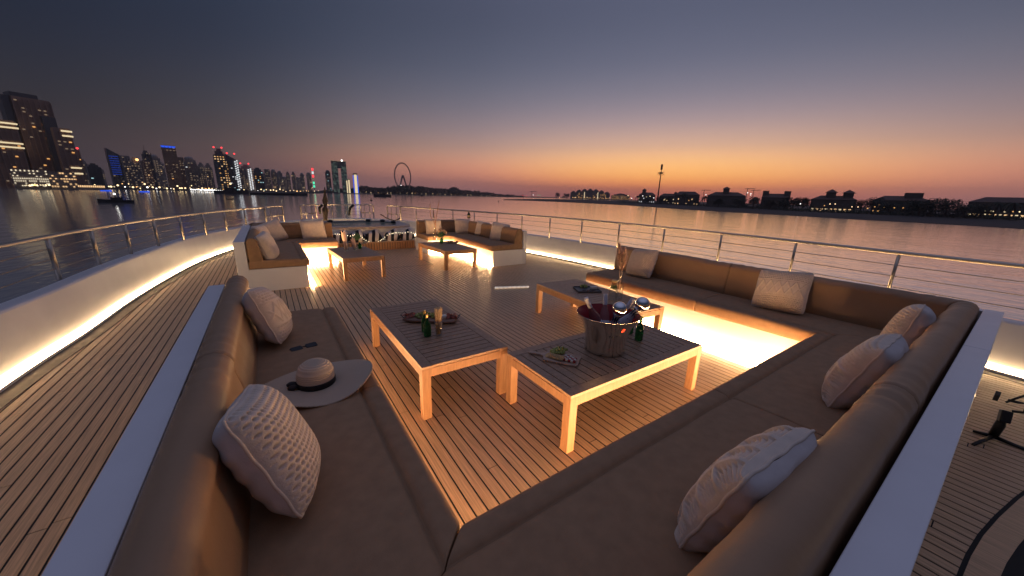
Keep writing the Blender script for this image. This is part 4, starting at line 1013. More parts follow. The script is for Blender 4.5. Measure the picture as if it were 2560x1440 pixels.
mb = MB(); mb.v += [(x_, y_, tz - .03) for x_, y_ in inner]; mb.face(range(n)); mb.build('water_surface', mat('tub_water', (.09, .20, .15), .08, bump=.02, bscale=9, var=.35, vscale=3, spec=.6), tub, world=True)
for q in ((1.55, 12.35), (2.7, 12.45), (3.1, 12.2), (3.28, 11.6)): MB().ball((q[0], q[1], tz + .03), .07, 8, (1.3, 1, .7)).build('headrest', M_BLACK, tub, world=True)
bench = empty('bench', (2.35, 10.38, 0), 'low slatted teak bench in front of the hot tub', 'bench')
MB().box(1.04, 10.25, 0, 3.46, 10.555, .205).build('plinth', M_CAULK, bench, world=True); MB().box(1.02, 10.21, .207, 3.48, 10.556, .232).build('seat_board', M_TTOP, bench, world=True)
xs = 1.04
while xs < 3.44:
    mb = MB(); mb.t = random.random(); mb.box(xs, 10.222, .004, xs + .054, 10.249, .204); mb.build('slat', M_TLEG, bench, world=True, tone=True); xs += .0725
def stripes():
    ma = bpy.data.materials.new('striped_cloth'); ma.use_nodes = True; nt = ma.node_tree; b = nt.nodes['Principled BSDF']; b.inputs['Roughness'].default_value = .85
    tc = nt.nodes.new('ShaderNodeTexCoord'); w_ = nt.nodes.new('ShaderNodeTexWave'); w_.inputs['Scale'].default_value = 1.7; w_.inputs['Distortion'].default_value = 3.0; w_.inputs['Detail'].default_value = 1; w_.inputs['Detail Scale'].default_value = .9
    nt.links.new(tc.outputs['Object'], w_.inputs['Vector']); r_ = ramp(w_.outputs['Fac'], [(.46, (.006, .006, .014)), (.54, (.62, .56, .52))], nt=nt); nt.links.new(r_, b.inputs['Base Color']); return ma
M_STR = stripes()
for k, (u, v) in enumerate([(854, 597), (893, 597), (934, 594), (981, 590), (1018, 588)]):
    p = atY(u, v, 10.38); o = pillow(['first', 'second', 'third', 'fourth', 'fifth'][k] + ' black and white striped cushion from the left on the slatted bench', (p.x, 10.40, .355), (.12, -1, .38), .33, .10, .42, 1.3, None, 24, 'striped cushions on the bench', M_STR)
fl = empty('fairy_lights', (2.3, 10.3, .3), 'string of tiny warm bulbs draped over the striped cushions', 'string lights')
FP = [(838, 585), (844, 585), (849, 586), (855, 586), (861, 587), (869, 589), (876, 590), (882, 588), (886, 587), (892, 587), (897, 588), (902, 590), (906, 594), (910, 598), (915, 601), (922, 604), (929, 605.5), (936, 606), (942, 605), (946, 604), (951, 602), (954, 599), (958, 597), (962, 593), (968, 588), (974, 585), (980, 584), (983, 583), (988, 582), (992, 582), (997, 581.5), (1002, 582), (1006, 582.5), (1013, 582), (1020, 580), (1028, 581), (1033, 583), (1036, 587), (1037, 591)]
fp = [atY(u, v, 10.27 if 895 < u < 965 else 10.30) for u, v in FP]
MB().tube(fp, .003, 4).build('cable', M_DARKM, fl, world=True)
for p in fp: MB().ball(p, .0085, 6).build('bulb', emis('bulb', (1, .80, .52), 5), fl, world=True)
pl = empty('bow_pole', atY(814, 556, 15.2), 'dark furled pole standing at the tip of the bow behind the railing', 'pole')
a, b = atY(814, 556, 15.2), atY(812, 468, 15.2); MB().tube([a.lerp(b, t) for t in (0, .1, .25, .38, .45, .62, .75, .9, 1)], [.08, .07, .09, .12, .05, .10, .055, .03, .015], 8).build('furled_cloth', mat('furled', (.10, .07, .05), .8), pl, smooth=True, world=True)
for u0, v0, u1, v1 in ((806, 512, 800, 535), (884, 512, 873, 538)):
    a, b = atY(u0, v0, 15.0), atY(u1, v1, 15.0); o = empty('grab_handle', b, 'dark curved grab handle ' + ('left' if u0 < 850 else 'right') + ' of the gangway opening in the bow rail', 'handle'); MB().tube([a, a.lerp(b, .4) + Vector((-.06, 0, .03)), b], .05, 6).build('grip', M_BLACK, o, smooth=True, world=True)
rp_ = [atY(u, v, 14.2) for u, v in ((951, 536), (957, 539), (966, 545), (976, 549), (987, 551), (996, 548), (1003, 542))]
o = empty('rope', rp_[3], 'dark rope sagging below the rightmost bow gate', 'rope'); MB().tube(spline([tuple(p) for p in rp_], 3), .022, 6).build('cord', mat('rope_fibre', (.07, .05, .04), .9), o, smooth=True, world=True)

# ---------------------------------------------------------------- table top things
TZ = .4215
def glass(name, col=(1, 1, 1), rough=.03):
    ma = bpy.data.materials.new(name); ma.use_nodes = True; nt = ma.node_tree; nt.nodes.clear()
    o_ = nt.nodes.new('ShaderNodeOutputMaterial'); mx = nt.nodes.new('ShaderNodeMixShader'); tr_ = nt.nodes.new('ShaderNodeBsdfTransparent'); gl = nt.nodes.new('ShaderNodeBsdfGlossy'); fr = nt.nodes.new('ShaderNodeLayerWeight')
    fr.inputs[0].default_value = .35; tr_.inputs[0].default_value = (*col, 1); gl.inputs['Roughness'].default_value = rough; gl.inputs[0].default_value = (.9, .9, .9, 1)
    nt.links.new(M_('MINIMUM', M_('MULTIPLY', fr.outputs['Facing'], .45, nt=nt), .6, nt=nt), mx.inputs[0]); nt.links.new(tr_.outputs[0], mx.inputs[1]); nt.links.new(gl.outputs[0], mx.inputs[2]); nt.links.new(mx.outputs[0], o_.inputs[0])
    MATS[name] = ma; return ma
G_CLEAR = glass('clear_glass', (.93, .94, .93)); G_GREEN = mat('green_glass', (.02, .22, .06), .05, trans=.75, ior=1.4); G_ROSE = mat('rose_wine', (.62, .26, .24), .08, trans=.55, ior=1.35)
M_GRAPE = mat('grape_skin', (.36, .38, .10), .35, var=.35, vscale=40, spec=.5); M_CHEESE = mat('white_cheese', (.85, .80, .68), .6); M_MEAT = mat('cured_meat', (.34, .10, .06), .55, var=.4, vscale=60)
M_BOARD = mat('board_wood', (.50, .34, .24), .55, var=.25, vscale=14, stretch=(1, 6, 1)); M_SLATE = mat('slate_tray', (.10, .10, .10), .4); M_CRACK = mat('cracker', (.58, .38, .17), .7, var=.3, vscale=60)
M_GOLD = mat('gold_foil', (.75, .55, .22), .35, metal=.9); M_STRAW = None
def grapes(label, c, rx, ry, n, r=.0115, ma=None, cat='grapes', name='grape_bunch'):
    root = empty(name, c, label, cat); mb = MB()
    for i in range(n):
        a = random.uniform(0, 6.28); q = math.sqrt(random.random()); h = (1 - q * q) * .028
        mb.ball((math.cos(a) * q * rx, math.sin(a) * q * ry, r + random.uniform(0, h)), r * random.uniform(.85, 1.1), 8)
    mb.build('berries', ma or M_GRAPE, root, smooth=True, kind='stuff'); MB().tube([(0, 0, .02), (.02, .01, .045), (.04, .005, .05)], .002, 5).build('stem', M_TRUNK, root); return root
def bottle(label, base, h, r, ma, cap=None, tilt=None, lab=None, name='bottle', group=None, capma=None):
    root = empty(name, base, label, 'bottle', group)
    if tilt: root.rotation_euler = tilt
    pr = [(r * .85, 0), (r, .008), (r, h * .48), (r * .93, h * .56), (r * .52, h * .70), (r * .36, h * .78), (r * .34, h * .97), (r * .38, h * .975), (r * .38, h)]
    MB().lathe(pr, 20).build('glass_body', ma, root, smooth=True)
    MB().lathe([(r * .40, h * .86), (r * .42, h * 1.0), (r * .40, h * 1.015), (.001, h * 1.018)], 14, cap0=False).build('cap', capma or M_GOLD, root, smooth=True)
    if lab: MB().lathe([(r * 1.012, h * .14), (r * 1.012, h * .42)], 20, cap0=False, cap1=False).build('paper_label', lab, root, smooth=True)
    return root
M_LABEL = mat('white_paper', (.75, .74, .76), .7); M_BERR = mat('dark_berries', (.03, .02, .04), .4)
# table 1
B1 = (.993, 2.80, TZ)
bottle('green glass bottle with gold cap beside the breadsticks, rear one of the pair', (1.015, 2.80, TZ), .19, .031, G_GREEN, group='green bottles on the left table')
bottle('green glass bottle with gold cap beside the breadsticks, nearer one of the pair', (.995, 2.69, TZ), .19, .032, G_GREEN, group='green bottles on the left table')
gl_ = empty('glass', (1.085, 2.665, TZ), 'tall glass packed with breadsticks on the left table', 'glass')
MB().lathe([(.026, 0), (.030, .005), (.033, .13), (.0315, .13), (.028, .010), (.001, .009)], 20, cap1=False).build('tumbler', G_CLEAR, gl_, smooth=True)
M_BRED = mat('breadstick', (.86, .58, .30), .7, var=.2, vscale=50)
for i in range(17):
    a = i * 2.4; q = math.sqrt(i / 17) * .021; MB().tube([(math.cos(a) * q * .9, math.sin(a) * q * .9, .012), (math.cos(a) * q * 1.75, math.sin(a) * q * 1.75, .245 + random.uniform(-.008, .006))], .0052, 6).build('breadstick', M_BRED, gl_, smooth=True)
def tray(label, c, rz, w, l):
    t = empty('serving_board', c, label, 'board', rz=rz); poly = [(-l / 2, -w * .38), (-l * .3, -w / 2), (0, -w * .44), (l * .3, -w / 2), (l / 2, -w * .36), (l * .48, w * .4), (l * .2, w / 2), (-l * .2, w * .45), (-l * .47, w / 2)]
    MB().prism(poly, .012, .030).build('plank_board', mat('bark_board', (.26, .15, .10), .6, var=.3, vscale=14), t, bevel=.004)
    for s in (-1, 1): MB().tube([(s * l * .46, -w * .26, .02), (s * l * .55, -w * .24, .058), (s * l * .55, w * .24, .058), (s * l * .46, w * .26, .02)], .0035, 6).build('iron_handle', M_BLACK, t, smooth=True)
    for x_ in (-.4, .4):
        for y_ in (-.3, .3): MB().ball((l * x_, w * y_, .006), .007, 6).build('foot', M_BLACK, t)
    return t
tray('rough wooden serving board with black iron handles on the left table', (1.165, 3.04, TZ), math.atan2(-.33, .44), .21, .50)
grapes('green grapes in the middle of the iron handled board', (1.11, 3.10, TZ + .03), .08, .06, 60)
grapes('second heap of green grapes behind the breadstick glass', (1.20, 3.03, TZ + .03), .05, .045, 30)
def meat(label, c, rx, ry, n):
    root = empty('cured_meat', c, label, 'food'); mb = MB()
    for i in range(n):
        a = random.uniform(0, 6.28); q = math.sqrt(random.random()); mb.lathe([(.002, .0), (.016, .003), (.018, .006), (.002, .004)], 9, Matrix.Translation((math.cos(a) * q * rx, math.sin(a) * q * ry, random.uniform(.002, .02))) @ Euler((random.uniform(-.9, .9), random.uniform(-.9, .9), 0)).to_matrix().to_4x4())
    mb.build('slices', M_MEAT, root, kind='stuff'); return root
meat('red cured meat slices at the left end of the iron handled board', (1.00, 3.16, TZ + .03), .06, .05, 22); meat('red cured meat slices at the right end of the iron handled board', (1.32, 2.94, TZ + .03), .055, .05, 22)
ch = empty('cheese', (1.265, 2.955, TZ + .03), 'round white cheese beside the breadstick glass', 'cheese'); MB().lathe([(.022, 0), (.024, .004), (.024, .026), (.021, .03)], 16).build('wheel', M_CHEESE, ch, smooth=True)
# table 2: champagne bucket
bc = at(1511, 872, .42); bx, by = bc.x, bc.y
rimz = atxy_z(783, 1527, (bx, by)) - TZ
H_ = .302
bk = empty('champagne_bucket', (bx, by, TZ), 'polished silver champagne bucket with red inside holding five bottles', 'ice bucket')
po = [(.150, .0), (.160, .005), (.155, .025), (.159, .08), (.172, .15), (.194, .215), (.222, .265), (.246, H_)]
M_BUCK = mat('bucket_metal', (.88, .80, .66), .07, metal=1., bump=.0006, bscale=90)
MB().lathe([(.001, 0)] + po + [(.2485, H_ + .003), (.246, H_ + .005)], 48, cap0=False, cap1=False).build('outer_shell', M_BUCK, bk, smooth=True)
MB().lathe([(r_ - .004, z_ + (.004 if i else .006)) for i, (r_, z_) in enumerate(po)][::-1] + [(.001, .008)], 48, cap0=False, cap1=False).build('red_inside', mat('red_enamel', (.30, .012, .018), .3), bk, smooth=True)
MB().lathe([(.001, .15), (.155, .15), (.16, .145)], 24, cap0=False, cap1=False).build('ice_bed', mat('ice', (.32, .20, .22), .2, bump=.01, bscale=40), bk)
cdir = Vector((-bx, -by, 0)).normalized()
def on_bucket(az, z, off=.0015):
    # az from the camera direction; returns frame on the outside
    d_ = Matrix.Rotation(az, 3, 'Z') @ cdir
    r_ = None
    for (r0, z0), (r1, z1) in zip(po, po[1:]):
        if z0 <= z <= z1: r_ = r0 + (r1 - r0) * (z - z0) / (z1 - z0); sl = math.atan2(r1 - r0, z1 - z0)
    nn = (d_ * math.cos(sl) - Vector((0, 0, 1)) * math.sin(sl)).normalized(); xx = Vector((0, 0, 1)).cross(nn).normalized()
    return axes(d_ * (r_ + off) + Vector((0, 0, z)), xx, nn)
M_INK = mat('ink', (.03, .03, .03), .5)
for i, chh in enumerate('TA'): mesh_text(chh, .024, M_INK, 'letter', bk, on_bucket(.16 + i * .12, .165), .0004)
mesh_text('T', .024, M_INK, 'letter', bk, on_bucket(.46, .165), .0004)
mb = MB(); mb.lathe([(.001, .0008), (.018, .0006), (.019, 0)], 16, on_bucket(.62, .235) @ Matrix.Diagonal((.75, 1.25, 1, 1)), cap0=False); mb.build('red_seal', mat('red_seal', (.8, .07, .03), .4), bk)
def lean(p0, p1):
    d_ = (Vector(p1) - Vector(p0)).normalized(); return d_.to_track_quat('Z', 'Y').to_euler()
def bk_bottle(label, um, vm, zt, bfoot, r, h, ma, lab, champ=False):
    """top of the bottle seen at pixel um, vm and at height zt"""
    top = at(um, vm, TZ + zt); foot = Vector((bx + bfoot[0], by + bfoot[1], TZ + .0)); d_ = (top - foot).normalized(); base = top - d_ * h
    root = bottle(label, base, h, r, ma, lab=lab, name='bottle', group='bottles in the champagne bucket', capma=M_LABEL if not champ else mat('dark_foil', (.02, .02, .05), .5)); root.rotation_euler = d_.to_track_quat('Z', 'Y').to_euler()
    return root
for k, (u, v, zt, f, lb) in enumerate([(1466, 746, .43, (.03, -.01), 'rose bottle with frosted white neck leaning to the left of the bucket'), (1514, 736, .42, (.0, .02), 'rose bottle with frosted white neck standing upright at the back of the bucket'), (1582, 748, .42, (-.03, .02), 'rose bottle with frosted white neck leaning right behind the silver globes')]):
    o = bk_bottle(lb, u, v, zt, f, .043, .36, G_ROSE, M_LABEL)
    MB().lathe([(.0172, .275), (.0180, .363), (.001, .366)], 14, cap0=False).build('neck_sleeve', mat('frosted', (.70, .66, .70), .4, trans=.2), o, smooth=True)
M_BALL = mat('mirror_ball', (.85, .85, .85), .04, metal=1.)
M_CHAMP = mat('printed_label', (.68, .62, .66), .5)
for k, (u, v, zt, f, lb) in enumerate([(1549, 772, .39, (-.03, -.02), 'champagne bottle with a silver globe stopper, front one in the bucket'), (1606, 760, .42, (-.05, 0), 'champagne bottle with a silver globe stopper, leaning right in the bucket')]):
    ctr = at(u, v, TZ + zt); foot = Vector((bx + f[0], by + f[1], TZ + .02)); d_ = (ctr - foot).normalized()
    base = ctr - d_ * .335 * 1.35; o = empty('champagne_bottle', base, lb, 'bottle', 'bottles in the champagne bucket'); o.scale = (1.35,) * 3; o.rotation_euler = d_.to_track_quat('Z', 'Y').to_euler()
    MB().lathe([(.03, 0), (.042, .01), (.042, .14), (.036, .18), (.024, .225), (.016, .25), (.0145, .285), (.001, .286)], 20, cap1=False).build('glass_body', M_CHAMP, o, smooth=True)
    mb = MB()
    for i in range(9): a = i / 9 * 6.283; b_ = (i + .5) / 9 * 6.283; c_ = (i + 1) / 9 * 6.283; mb.add([(math.cos(a) * .0165, math.sin(a) * .0165, .268), (math.cos(c_) * .0165, math.sin(c_) * .0165, .268), (math.cos(b_) * .029, math.sin(b_) * .029, .307), (math.cos(b_) * .026, math.sin(b_) * .026, .240)], [(0, 1, 2), (1, 0, 3)])
    mb.build('foil_crown', mat('dark_foil', (.02, .02, .05), .5), o)
    MB().lathe([(.015, .284), (.024, .298), (.0, .298)], 16).build('stopper_neck', M_BALL, o, smooth=True); MB().ball((0, 0, .335), .0405, 24).build('silver_globe', M_BALL, o, smooth=True)
    mb = MB()
    for i in range(40): a = random.uniform(0, 6.28); z_ = .13 + .10 * random.random(); rr = .043 if z_ < .14 else .036 if z_ < .18 else .036 - (z_ - .18) * .26; mb.ball((math.cos(a) * rr, math.sin(a) * rr, z_), .0028, 5)
    mb.build('printed_berries', M_BERR, o, kind='stuff')
g1 = at(1596, 850, .42); g2 = at(1580, 835, .42)
bottle('green glass bottle right of the bucket, nearer one', (g1.x, g1.y - .0, TZ), .21, .034, G_GREEN, group='green bottles behind the bucket', capma=mat('green_foil', (.2, .5, .05), .4))
bottle('green glass bottle half hidden behind the bucket', (g2.x + .0, g2.y + .03, TZ), .20, .034, G_GREEN, group='green bottles behind the bucket', capma=mat('green_foil', (.2, .5, .05), .4))
# paddle board
bd = empty('chopping_board', (1.69, 1.775, TZ), 'wooden paddle board with grapes, crackers and cheese balls beside the bucket', 'board', rz=math.atan2(-.34, .24))
pp = [(-.24, -.018)] + [(-.24 - .012 * math.cos(a), .0 + .026 * math.sin(a)) for a in (-1.1, -.5, 0, .5, 1.1)] + [(-.24, .022), (-.16, .016), (-.13, .03), (-.12, .078), (-.105, .092), (.125, .092), (.14, .078), (.14, -.078), (.125, -.092), (-.105, -.092), (-.12, -.078), (-.13, -.03), (-.16, -.014)]
MB().prism(pp[::-1] if False else pp[::-1], .0, .014).build('paddle', M_BOARD, bd, bevel=.002)
M2 = Matrix.Rotation(math.atan2(-.34, .24), 3, 'Z')
def onb(x_, y_, z=.0145): q = M2 @ Vector((x_, y_, 0)); return (1.69 + q.x, 1.775 + q.y, TZ + z)
grapes('green grapes at the back of the paddle board', onb(-.035, .075), .075, .045, 62, .0115)
cr = empty('crackers', onb(-.055, -.035), 'fan of golden crackers on the paddle board', 'crackers', rz=math.atan2(-.34, .24))
for i in range(9): MB().lathe([(.002, 0), (.026, .0005), (.027, .0025), (.002, .003)], 14, Matrix.Translation((-.04 + i * .014, .012 - i * .004, .008 + i * .0012)) @ Euler((.2, -.5, 0)).to_matrix().to_4x4()).build('cracker', M_CRACK, cr)
M_TOM = mat('tomato', (.32, .035, .03), .3)
for i in range(18):
    x_, y_ = .045 + (i % 5) * .019 - .01, -.055 + (i // 5) * .022 + random.uniform(-.004, .004)
    b_ = MB().ball((0, 0, .0115), .0118, 10).build('cheese_ball' if i % 2 else 'cherry_tomato', M_CHEESE if i % 2 else M_TOM, None, smooth=True); b_.location = onb(x_, y_)
    tag(b_, 'small white cheese ball in the pile on the paddle board' if i % 2 else 'dark red cherry tomato in the pile on the paddle board', 'cheese' if i % 2 else 'tomato', 'cheese balls on the paddle board' if i % 2 else 'cherry tomatoes on the paddle board')
# table 3
tr = empty('serving_tray', (3.36, 3.13, TZ), 'dark slate tray with raised rim on the table by the vase', 'tray', rz=R(-28))
MB().box(-.15, -.13, .0, .15, .13, .008).build('plate', M_SLATE, tr); 
for a_ in ((-.155, -.135, .155, -.129), (-.155, .129, .155, .135)): MB().box(a_[0], a_[1], 0, a_[2], a_[3], .020).build('rim', M_SLATE, tr)
for a_ in ((-.155, -.128, -.149, .128), (.149, -.128, .155, .128)): MB().box(a_[0], a_[1], 0, a_[2], a_[3], .020).build('rim', M_SLATE, tr)
for k in range(3):
    p_ = Matrix.Rotation(R(-28), 3, 'Z') @ Vector((-.06 + k * .06, -.07, 0)); mb = MB(); mb.tube([(-.018, -.012, .005), (-.012, .016, .005), (.012, .012, .005), (.018, -.014, .005)], .004, 5); o = mb.build('pretzel', mat('dark_pretzel', (.08, .03, .02), .5), None); o.location = (3.36 + p_.x, 3.13 + p_.y, TZ + .009); tag(o, ['left', 'middle', 'right'][k] + ' one of three dark twists lying on the slate tray', 'snack', 'dark twists on the slate tray')
p_ = Vector((3.36, 3.13, TZ + .009)); grapes('green grapes on the slate tray', (3.40, 3.23, TZ + .009), .055, .045, 30, .012)
o = MB().box(-.045, -.022, 0, .045, .022, .035).build('cheese', M_CHEESE, None, bevel=.006); o.location = (3.45, 3.10, TZ + .009); o.rotation_euler = (0, 0, R(-20)); tag(o, 'white block of cheese on the slate tray', 'cheese')
jr = empty('jar', (3.277, 2.63, TZ), 'clear swing jar with green leaves and a cork lid beside the vase', 'jar')
MB().lathe([(.045, 0), (.050, .006), (.050, .15), (.040, .19), (.030, .22), (.030, .235), (.027, .235), (.027, .22), (.037, .188), (.046, .15), (.046, .01), (.001, .008)], 22, cap1=False).build('glass_body', G_CLEAR, jr, smooth=True)
MB().lathe([(.032, .232), (.034, .25), (.001, .252)], 18, cap0=False).build('lid', M_GOLD, jr, smooth=True); mb = MB(); leaf_blob(mb, (0, 0, .165), .042, 120, .011, (1, 1, .8)); mb.build('leaves', mat('mint_leaves', (.12, .24, .07), .6), jr, kind='stuff')
vs_ = empty('vase', (3.40, 2.64, TZ), 'clear bottle vase holding pink pampas grass', 'vase')
MB().lathe([(.038, 0), (.044, .006), (.044, .17), (.040, .20), (.018, .245), (.0145, .27), (.0145, .325), (.017, .33), (.014, .33), (.012, .27), (.016, .243), (.037, .198), (.041, .17), (.041, .01), (.001, .008)], 22, cap1=False).build('glass_body', G_CLEAR, vs_, smooth=True)
M_PAMP = mat('pampas', (.85, .60, .46), .85, sheen=.5)
for k, (dx, dy, ht) in enumerate(((-.06, .035, .66), (.03, .02, .55), (-.01, -.02, .60))):
    mb = MB(); mb.tube([(0, 0, .05), (dx * .3, dy * .3, .33), (dx, dy, ht)], .0022, 5)
    for i in range(1000):
        t = random.random() ** .8; q = Vector((dx * (.35 + .65 * t), dy * (.35 + .65 * t), .37 + (ht - .37) * t)); a = random.uniform(0, 6.28); w_ = .055 * math.sin(math.pi * min(1, t * .85 + .1)) + .004
        e = q + Vector((math.cos(a) * w_, math.sin(a) * w_, random.uniform(-.01, .05))); s_ = Vector((math.sin(a), -math.cos(a), 0)) * .0045
        mb.add([q - s_, q + s_, e], [(0, 1, 2)])
    mb.build('plume', M_PAMP, vs_)
# table 4
def dummy(): pass
v1 = at(866, 627, .42); v2 = at(888, 624, .42)
for k, (p_, h_, lb) in enumerate(((v1, .36, 'tall glass vase with pale dried grass on the left L sofa table'), (v2, .20, 'short glass vase with pale reeds on the left L sofa table'))):
    o = empty('vase', (p_.x, p_.y, TZ), lb, 'vase'); MB().lathe([(.045, 0), (.05, .006), (.05, h_ * .55), (.047, h_ * .55), (.046, .01), (.001, .01)], 16, cap1=False).build('glass_body', G_CLEAR, o, smooth=True)
    for i in range(9): a = i * 2.4; MB().tube([(math.cos(a) * .02, math.sin(a) * .02, .02), (math.cos(a) * .035 - .03, math.sin(a) * .03, h_ * random.uniform(.8, 1.25))], .008, 5).build('reed', M_PAMP, o)
p_ = at(900, 622, .42); o = bottle('small dark green bottle with leaf sprigs beside the coupe glasses', (p_.x, p_.y, TZ), .16, .035, G_GREEN); mb = MB(); leaf_blob(mb, (-.04, 0, .25), .09, 120, .02, (1, 1, .8)); mb.build('leaf_sprig', mat('mint_leaves', (.12, .24, .07), .6), o, kind='stuff')
for k, (u, v) in enumerate(((907, 623), (914, 621))):
    p_ = at(u, v, .42); o = empty('coupe_glass', (p_.x, p_.y, TZ), ['left', 'right'][k] + ' one of two stemmed coupe glasses on the left L sofa table', 'glass', 'coupe glasses'); MB().lathe([(.034, 0), (.034, .002), (.004, .004), (.003, .09), (.02, .10), (.045, .125), (.048, .14), (.046, .14), (.043, .126), (.018, .102), (.001, .1)], 18, cap1=False).build('bowl', G_CLEAR, o, smooth=True)
# table 5
p_ = at(1088, 600, .42); o = empty('vase', (p_.x, p_.y, TZ), 'clear bottle vase with bare twigs on the right L sofa table', 'vase'); MB().lathe([(.05, 0), (.055, .006), (.055, .17), (.025, .23), (.022, .30), (.019, .30), (.021, .23), (.05, .17), (.05, .01), (.001, .01)], 16, cap1=False).build('glass_body', G_CLEAR, o, smooth=True)
for tw in (((0, 0, .05), (.0, 0, .4), (-.09, .03, .60), (-.10, .03, .92)), ((0, 0, .05), (.02, 0, .4), (.06, 0, .65), (.15, .03, 1.0)), ((0, 0, .1), (.01, 0, .45), (-.02, .02, .75))): MB().tube(spline(tw, 3), .009, 5).build('twig', mat('twig_bark', (.42, .24, .15), .8), o, smooth=True)
p_ = at(1104, 608, .42); o = bottle('dark bottle holding a bunch of peach roses and leaves', (p_.x, p_.y, TZ), .17, .04, G_GREEN); mb = MB(); leaf_blob(mb, (0, 0, .2), .10, 160, .022, (1, 1, .9)); mb.build('leaves', mat('mint_leaves', (.12, .24, .07), .6), o, kind='stuff')
for q in ((-.05, 0, .30), (.05, -.02, .29), (0, .03, .33), (.10, 0, .26)): MB().ball(q, .042, 10).build('rose', mat('rose_petal', (.72, .46, .26), .7, bump=.004, bscale=60), o, smooth=True)
p_ = at(1131, 608, .42); o = empty('bread_plate', (p_.x, p_.y, TZ), 'round wooden plate with bread and dark snacks on the right L sofa table', 'plate', rz=-.35); MB().lathe([(.10, 0), (.12, .008), (.12, .015), (.001, .013)], 24, Matrix.Diagonal((1.25, .9, 1, 1)), cap1=False).build('plate', M_BOARD, o, smooth=True)
p2_ = (p_.x, p_.y, TZ + .014); o = empty('bread', p2_, 'golden bread loaf on the round wooden plate', 'bread', rz=-.35); MB().ball((-.045, 0, .02), .05, 12, (1.4, .9, .6)).build('loaf', M_CRACK, o, smooth=True); meat('dark red snacks beside the bread loaf', (p_.x + .09, p_.y - .03, TZ + .014), .05, .045, 26)

# ---------------------------------------------------------------- loose things
def straw():
    ma = bpy.data.materials.new('woven_straw'); ma.use_nodes = True; nt = ma.node_tree; b = nt.nodes['Principled BSDF']; b.inputs['Base Color'].default_value = (.52, .40, .27, 1); b.inputs['Roughness'].default_value = .8
    tc = nt.nodes.new('ShaderNodeTexCoord'); sx = nt.nodes.new('ShaderNodeSeparateXYZ'); nt.links.new(tc.outputs['Object'], sx.inputs[0])
    rr = M_('SQRT', M_('ADD', M_('POWER', sx.outputs['X'], 2.0, nt=nt), M_('POWER', sx.outputs['Y'], 2.0, nt=nt), nt=nt), nt=nt)
    w_ = M_('SINE', M_('ADD', M_('MULTIPLY', rr, 1050.0, nt=nt), M_('MULTIPLY', sx.outputs['Z'], 700.0, nt=nt), nt=nt), nt=nt)
    c_ = ramp(M_('MULTIPLY_ADD', w_, .5, nt=nt), [(0, (.60, .46, .33)), (1, (.74, .59, .43))], nt=nt)
    bp_ = nt.nodes.new('ShaderNodeBump'); bp_.inputs['Distance'].default_value = .0012; nt.links.new(w_, bp_.inputs['Height']); nt.links.new(bp_.outputs[0], b.inputs['Normal']); nt.links.new(c_, b.inputs['Base Color']); return ma
M_STRAW = straw()
hat = empty('straw_hat', (.112, 2.115, .512), 'wide brimmed straw sun hat with black ribbon on the left sofa seat', 'hat', rz=R(-12))
def brim(r_, a):
    t = (r_ - .09) / .22; return .012 + t * (.030 * math.sin(2 * a + .6) + .016 * math.sin(3 * a + 2.0)) + .012 * t
mb = MB(); NA, NR = 72, 12
for i in range(NR + 1):
    for j in range(NA):
        a = 2 * math.pi * j / NA; rm_ = .27 + .035 * math.cos(2 * (a - .25)); r_ = .09 + (rm_ - .09) * i / NR; mb.v.append((r_ * math.cos(a), r_ * math.sin(a), brim(r_, a)))
for i in range(NR):
    for j in range(NA): mb.face((i * NA + j, i * NA + (j + 1) % NA, (i + 1) * NA + (j + 1) % NA, (i + 1) * NA + j))
mb.f = [f[::-1] for f in mb.f]
o = mb.build('brim', M_STRAW, hat, smooth=True); md = o.modifiers.new('thick', 'SOLIDIFY'); md.thickness = .004
MB().lathe([(.094, .008), (.097, .03), (.098, .06), (.094, .095), (.080, .124), (.054, .144), (.022, .152), (.001, .153)], 40, cap0=False, cap1=False).build('crown', M_STRAW, hat, smooth=True)
M_RIB = mat('black_ribbon', (.010, .009, .010), .6)
MB().lathe([(.0965, .010), (.100, .012), (.100, .042), (.0975, .045)], 40, cap0=False, cap1=False).build('ribbon', M_RIB, hat, smooth=True)
bw = Matrix.Rotation(R(196), 4, 'Z')
mb = MB()
for s in (-1, 1): mb.ball(tuple((bw @ Matrix.Translation((.118, s * .022, .030))).to_translation()), .026, 10, (1.1, .9, .55))
mb.ball(tuple((bw @ Matrix.Translation((.104, 0, .030))).to_translation()), .012, 8); mb.build('bow', M_RIB, hat, smooth=True)
sg = empty('sunglasses', (.095, 2.735, .4925), 'black square sunglasses lying on the left sofa seat', 'sunglasses', rz=R(14))
for s in (-1, 1):
    pl_ = [(s * .048 + dx * .036, dy * .021) for dx, dy in ((-1, -.7), (-.7, -1), (.7, -1), (1, -.7), (1, .7), (.8, 1), (-.8, 1), (-1, .7))]
    mb = MB(); mb.prism(pl_, .004, .012); mb.v = [(x_, y_, z_ + abs(y_ + .02) * .35) for x_, y_, z_ in mb.v]; mb.build('lens', M_BLACK, sg)
    MB().tube([(s * .086, .018, .016), (s * .092, .05, .012), (s * .07, .09, .006)] if False else [(s * .085, .02, .016), (s * .055, .030, .010), (s * -.03, .034, .004)], .0035, 6).build('temple', M_BLACK, sg)
MB().tube([(-.014, .008, .014), (0, .013, .017), (.014, .008, .014)], .0028, 6).build('bridge', M_BLACK, sg)
a, b = at(1237, 719.5, .022), at(1322, 717, .022); o = empty('tube_lamp', a.lerp(b, .5), 'white ribbed tube lying on the open deck', 'tube')
mb = MB(); mb.tube([a.lerp(b, t) for t in (0, .02, .98, 1)], [.014, .019, .019, .010], 12); mb.build('tube_body', mat('white_plastic', (.9, .88, .84), .35, emit=(1, .93, .82), estr=.35), o, smooth=True, world=True)
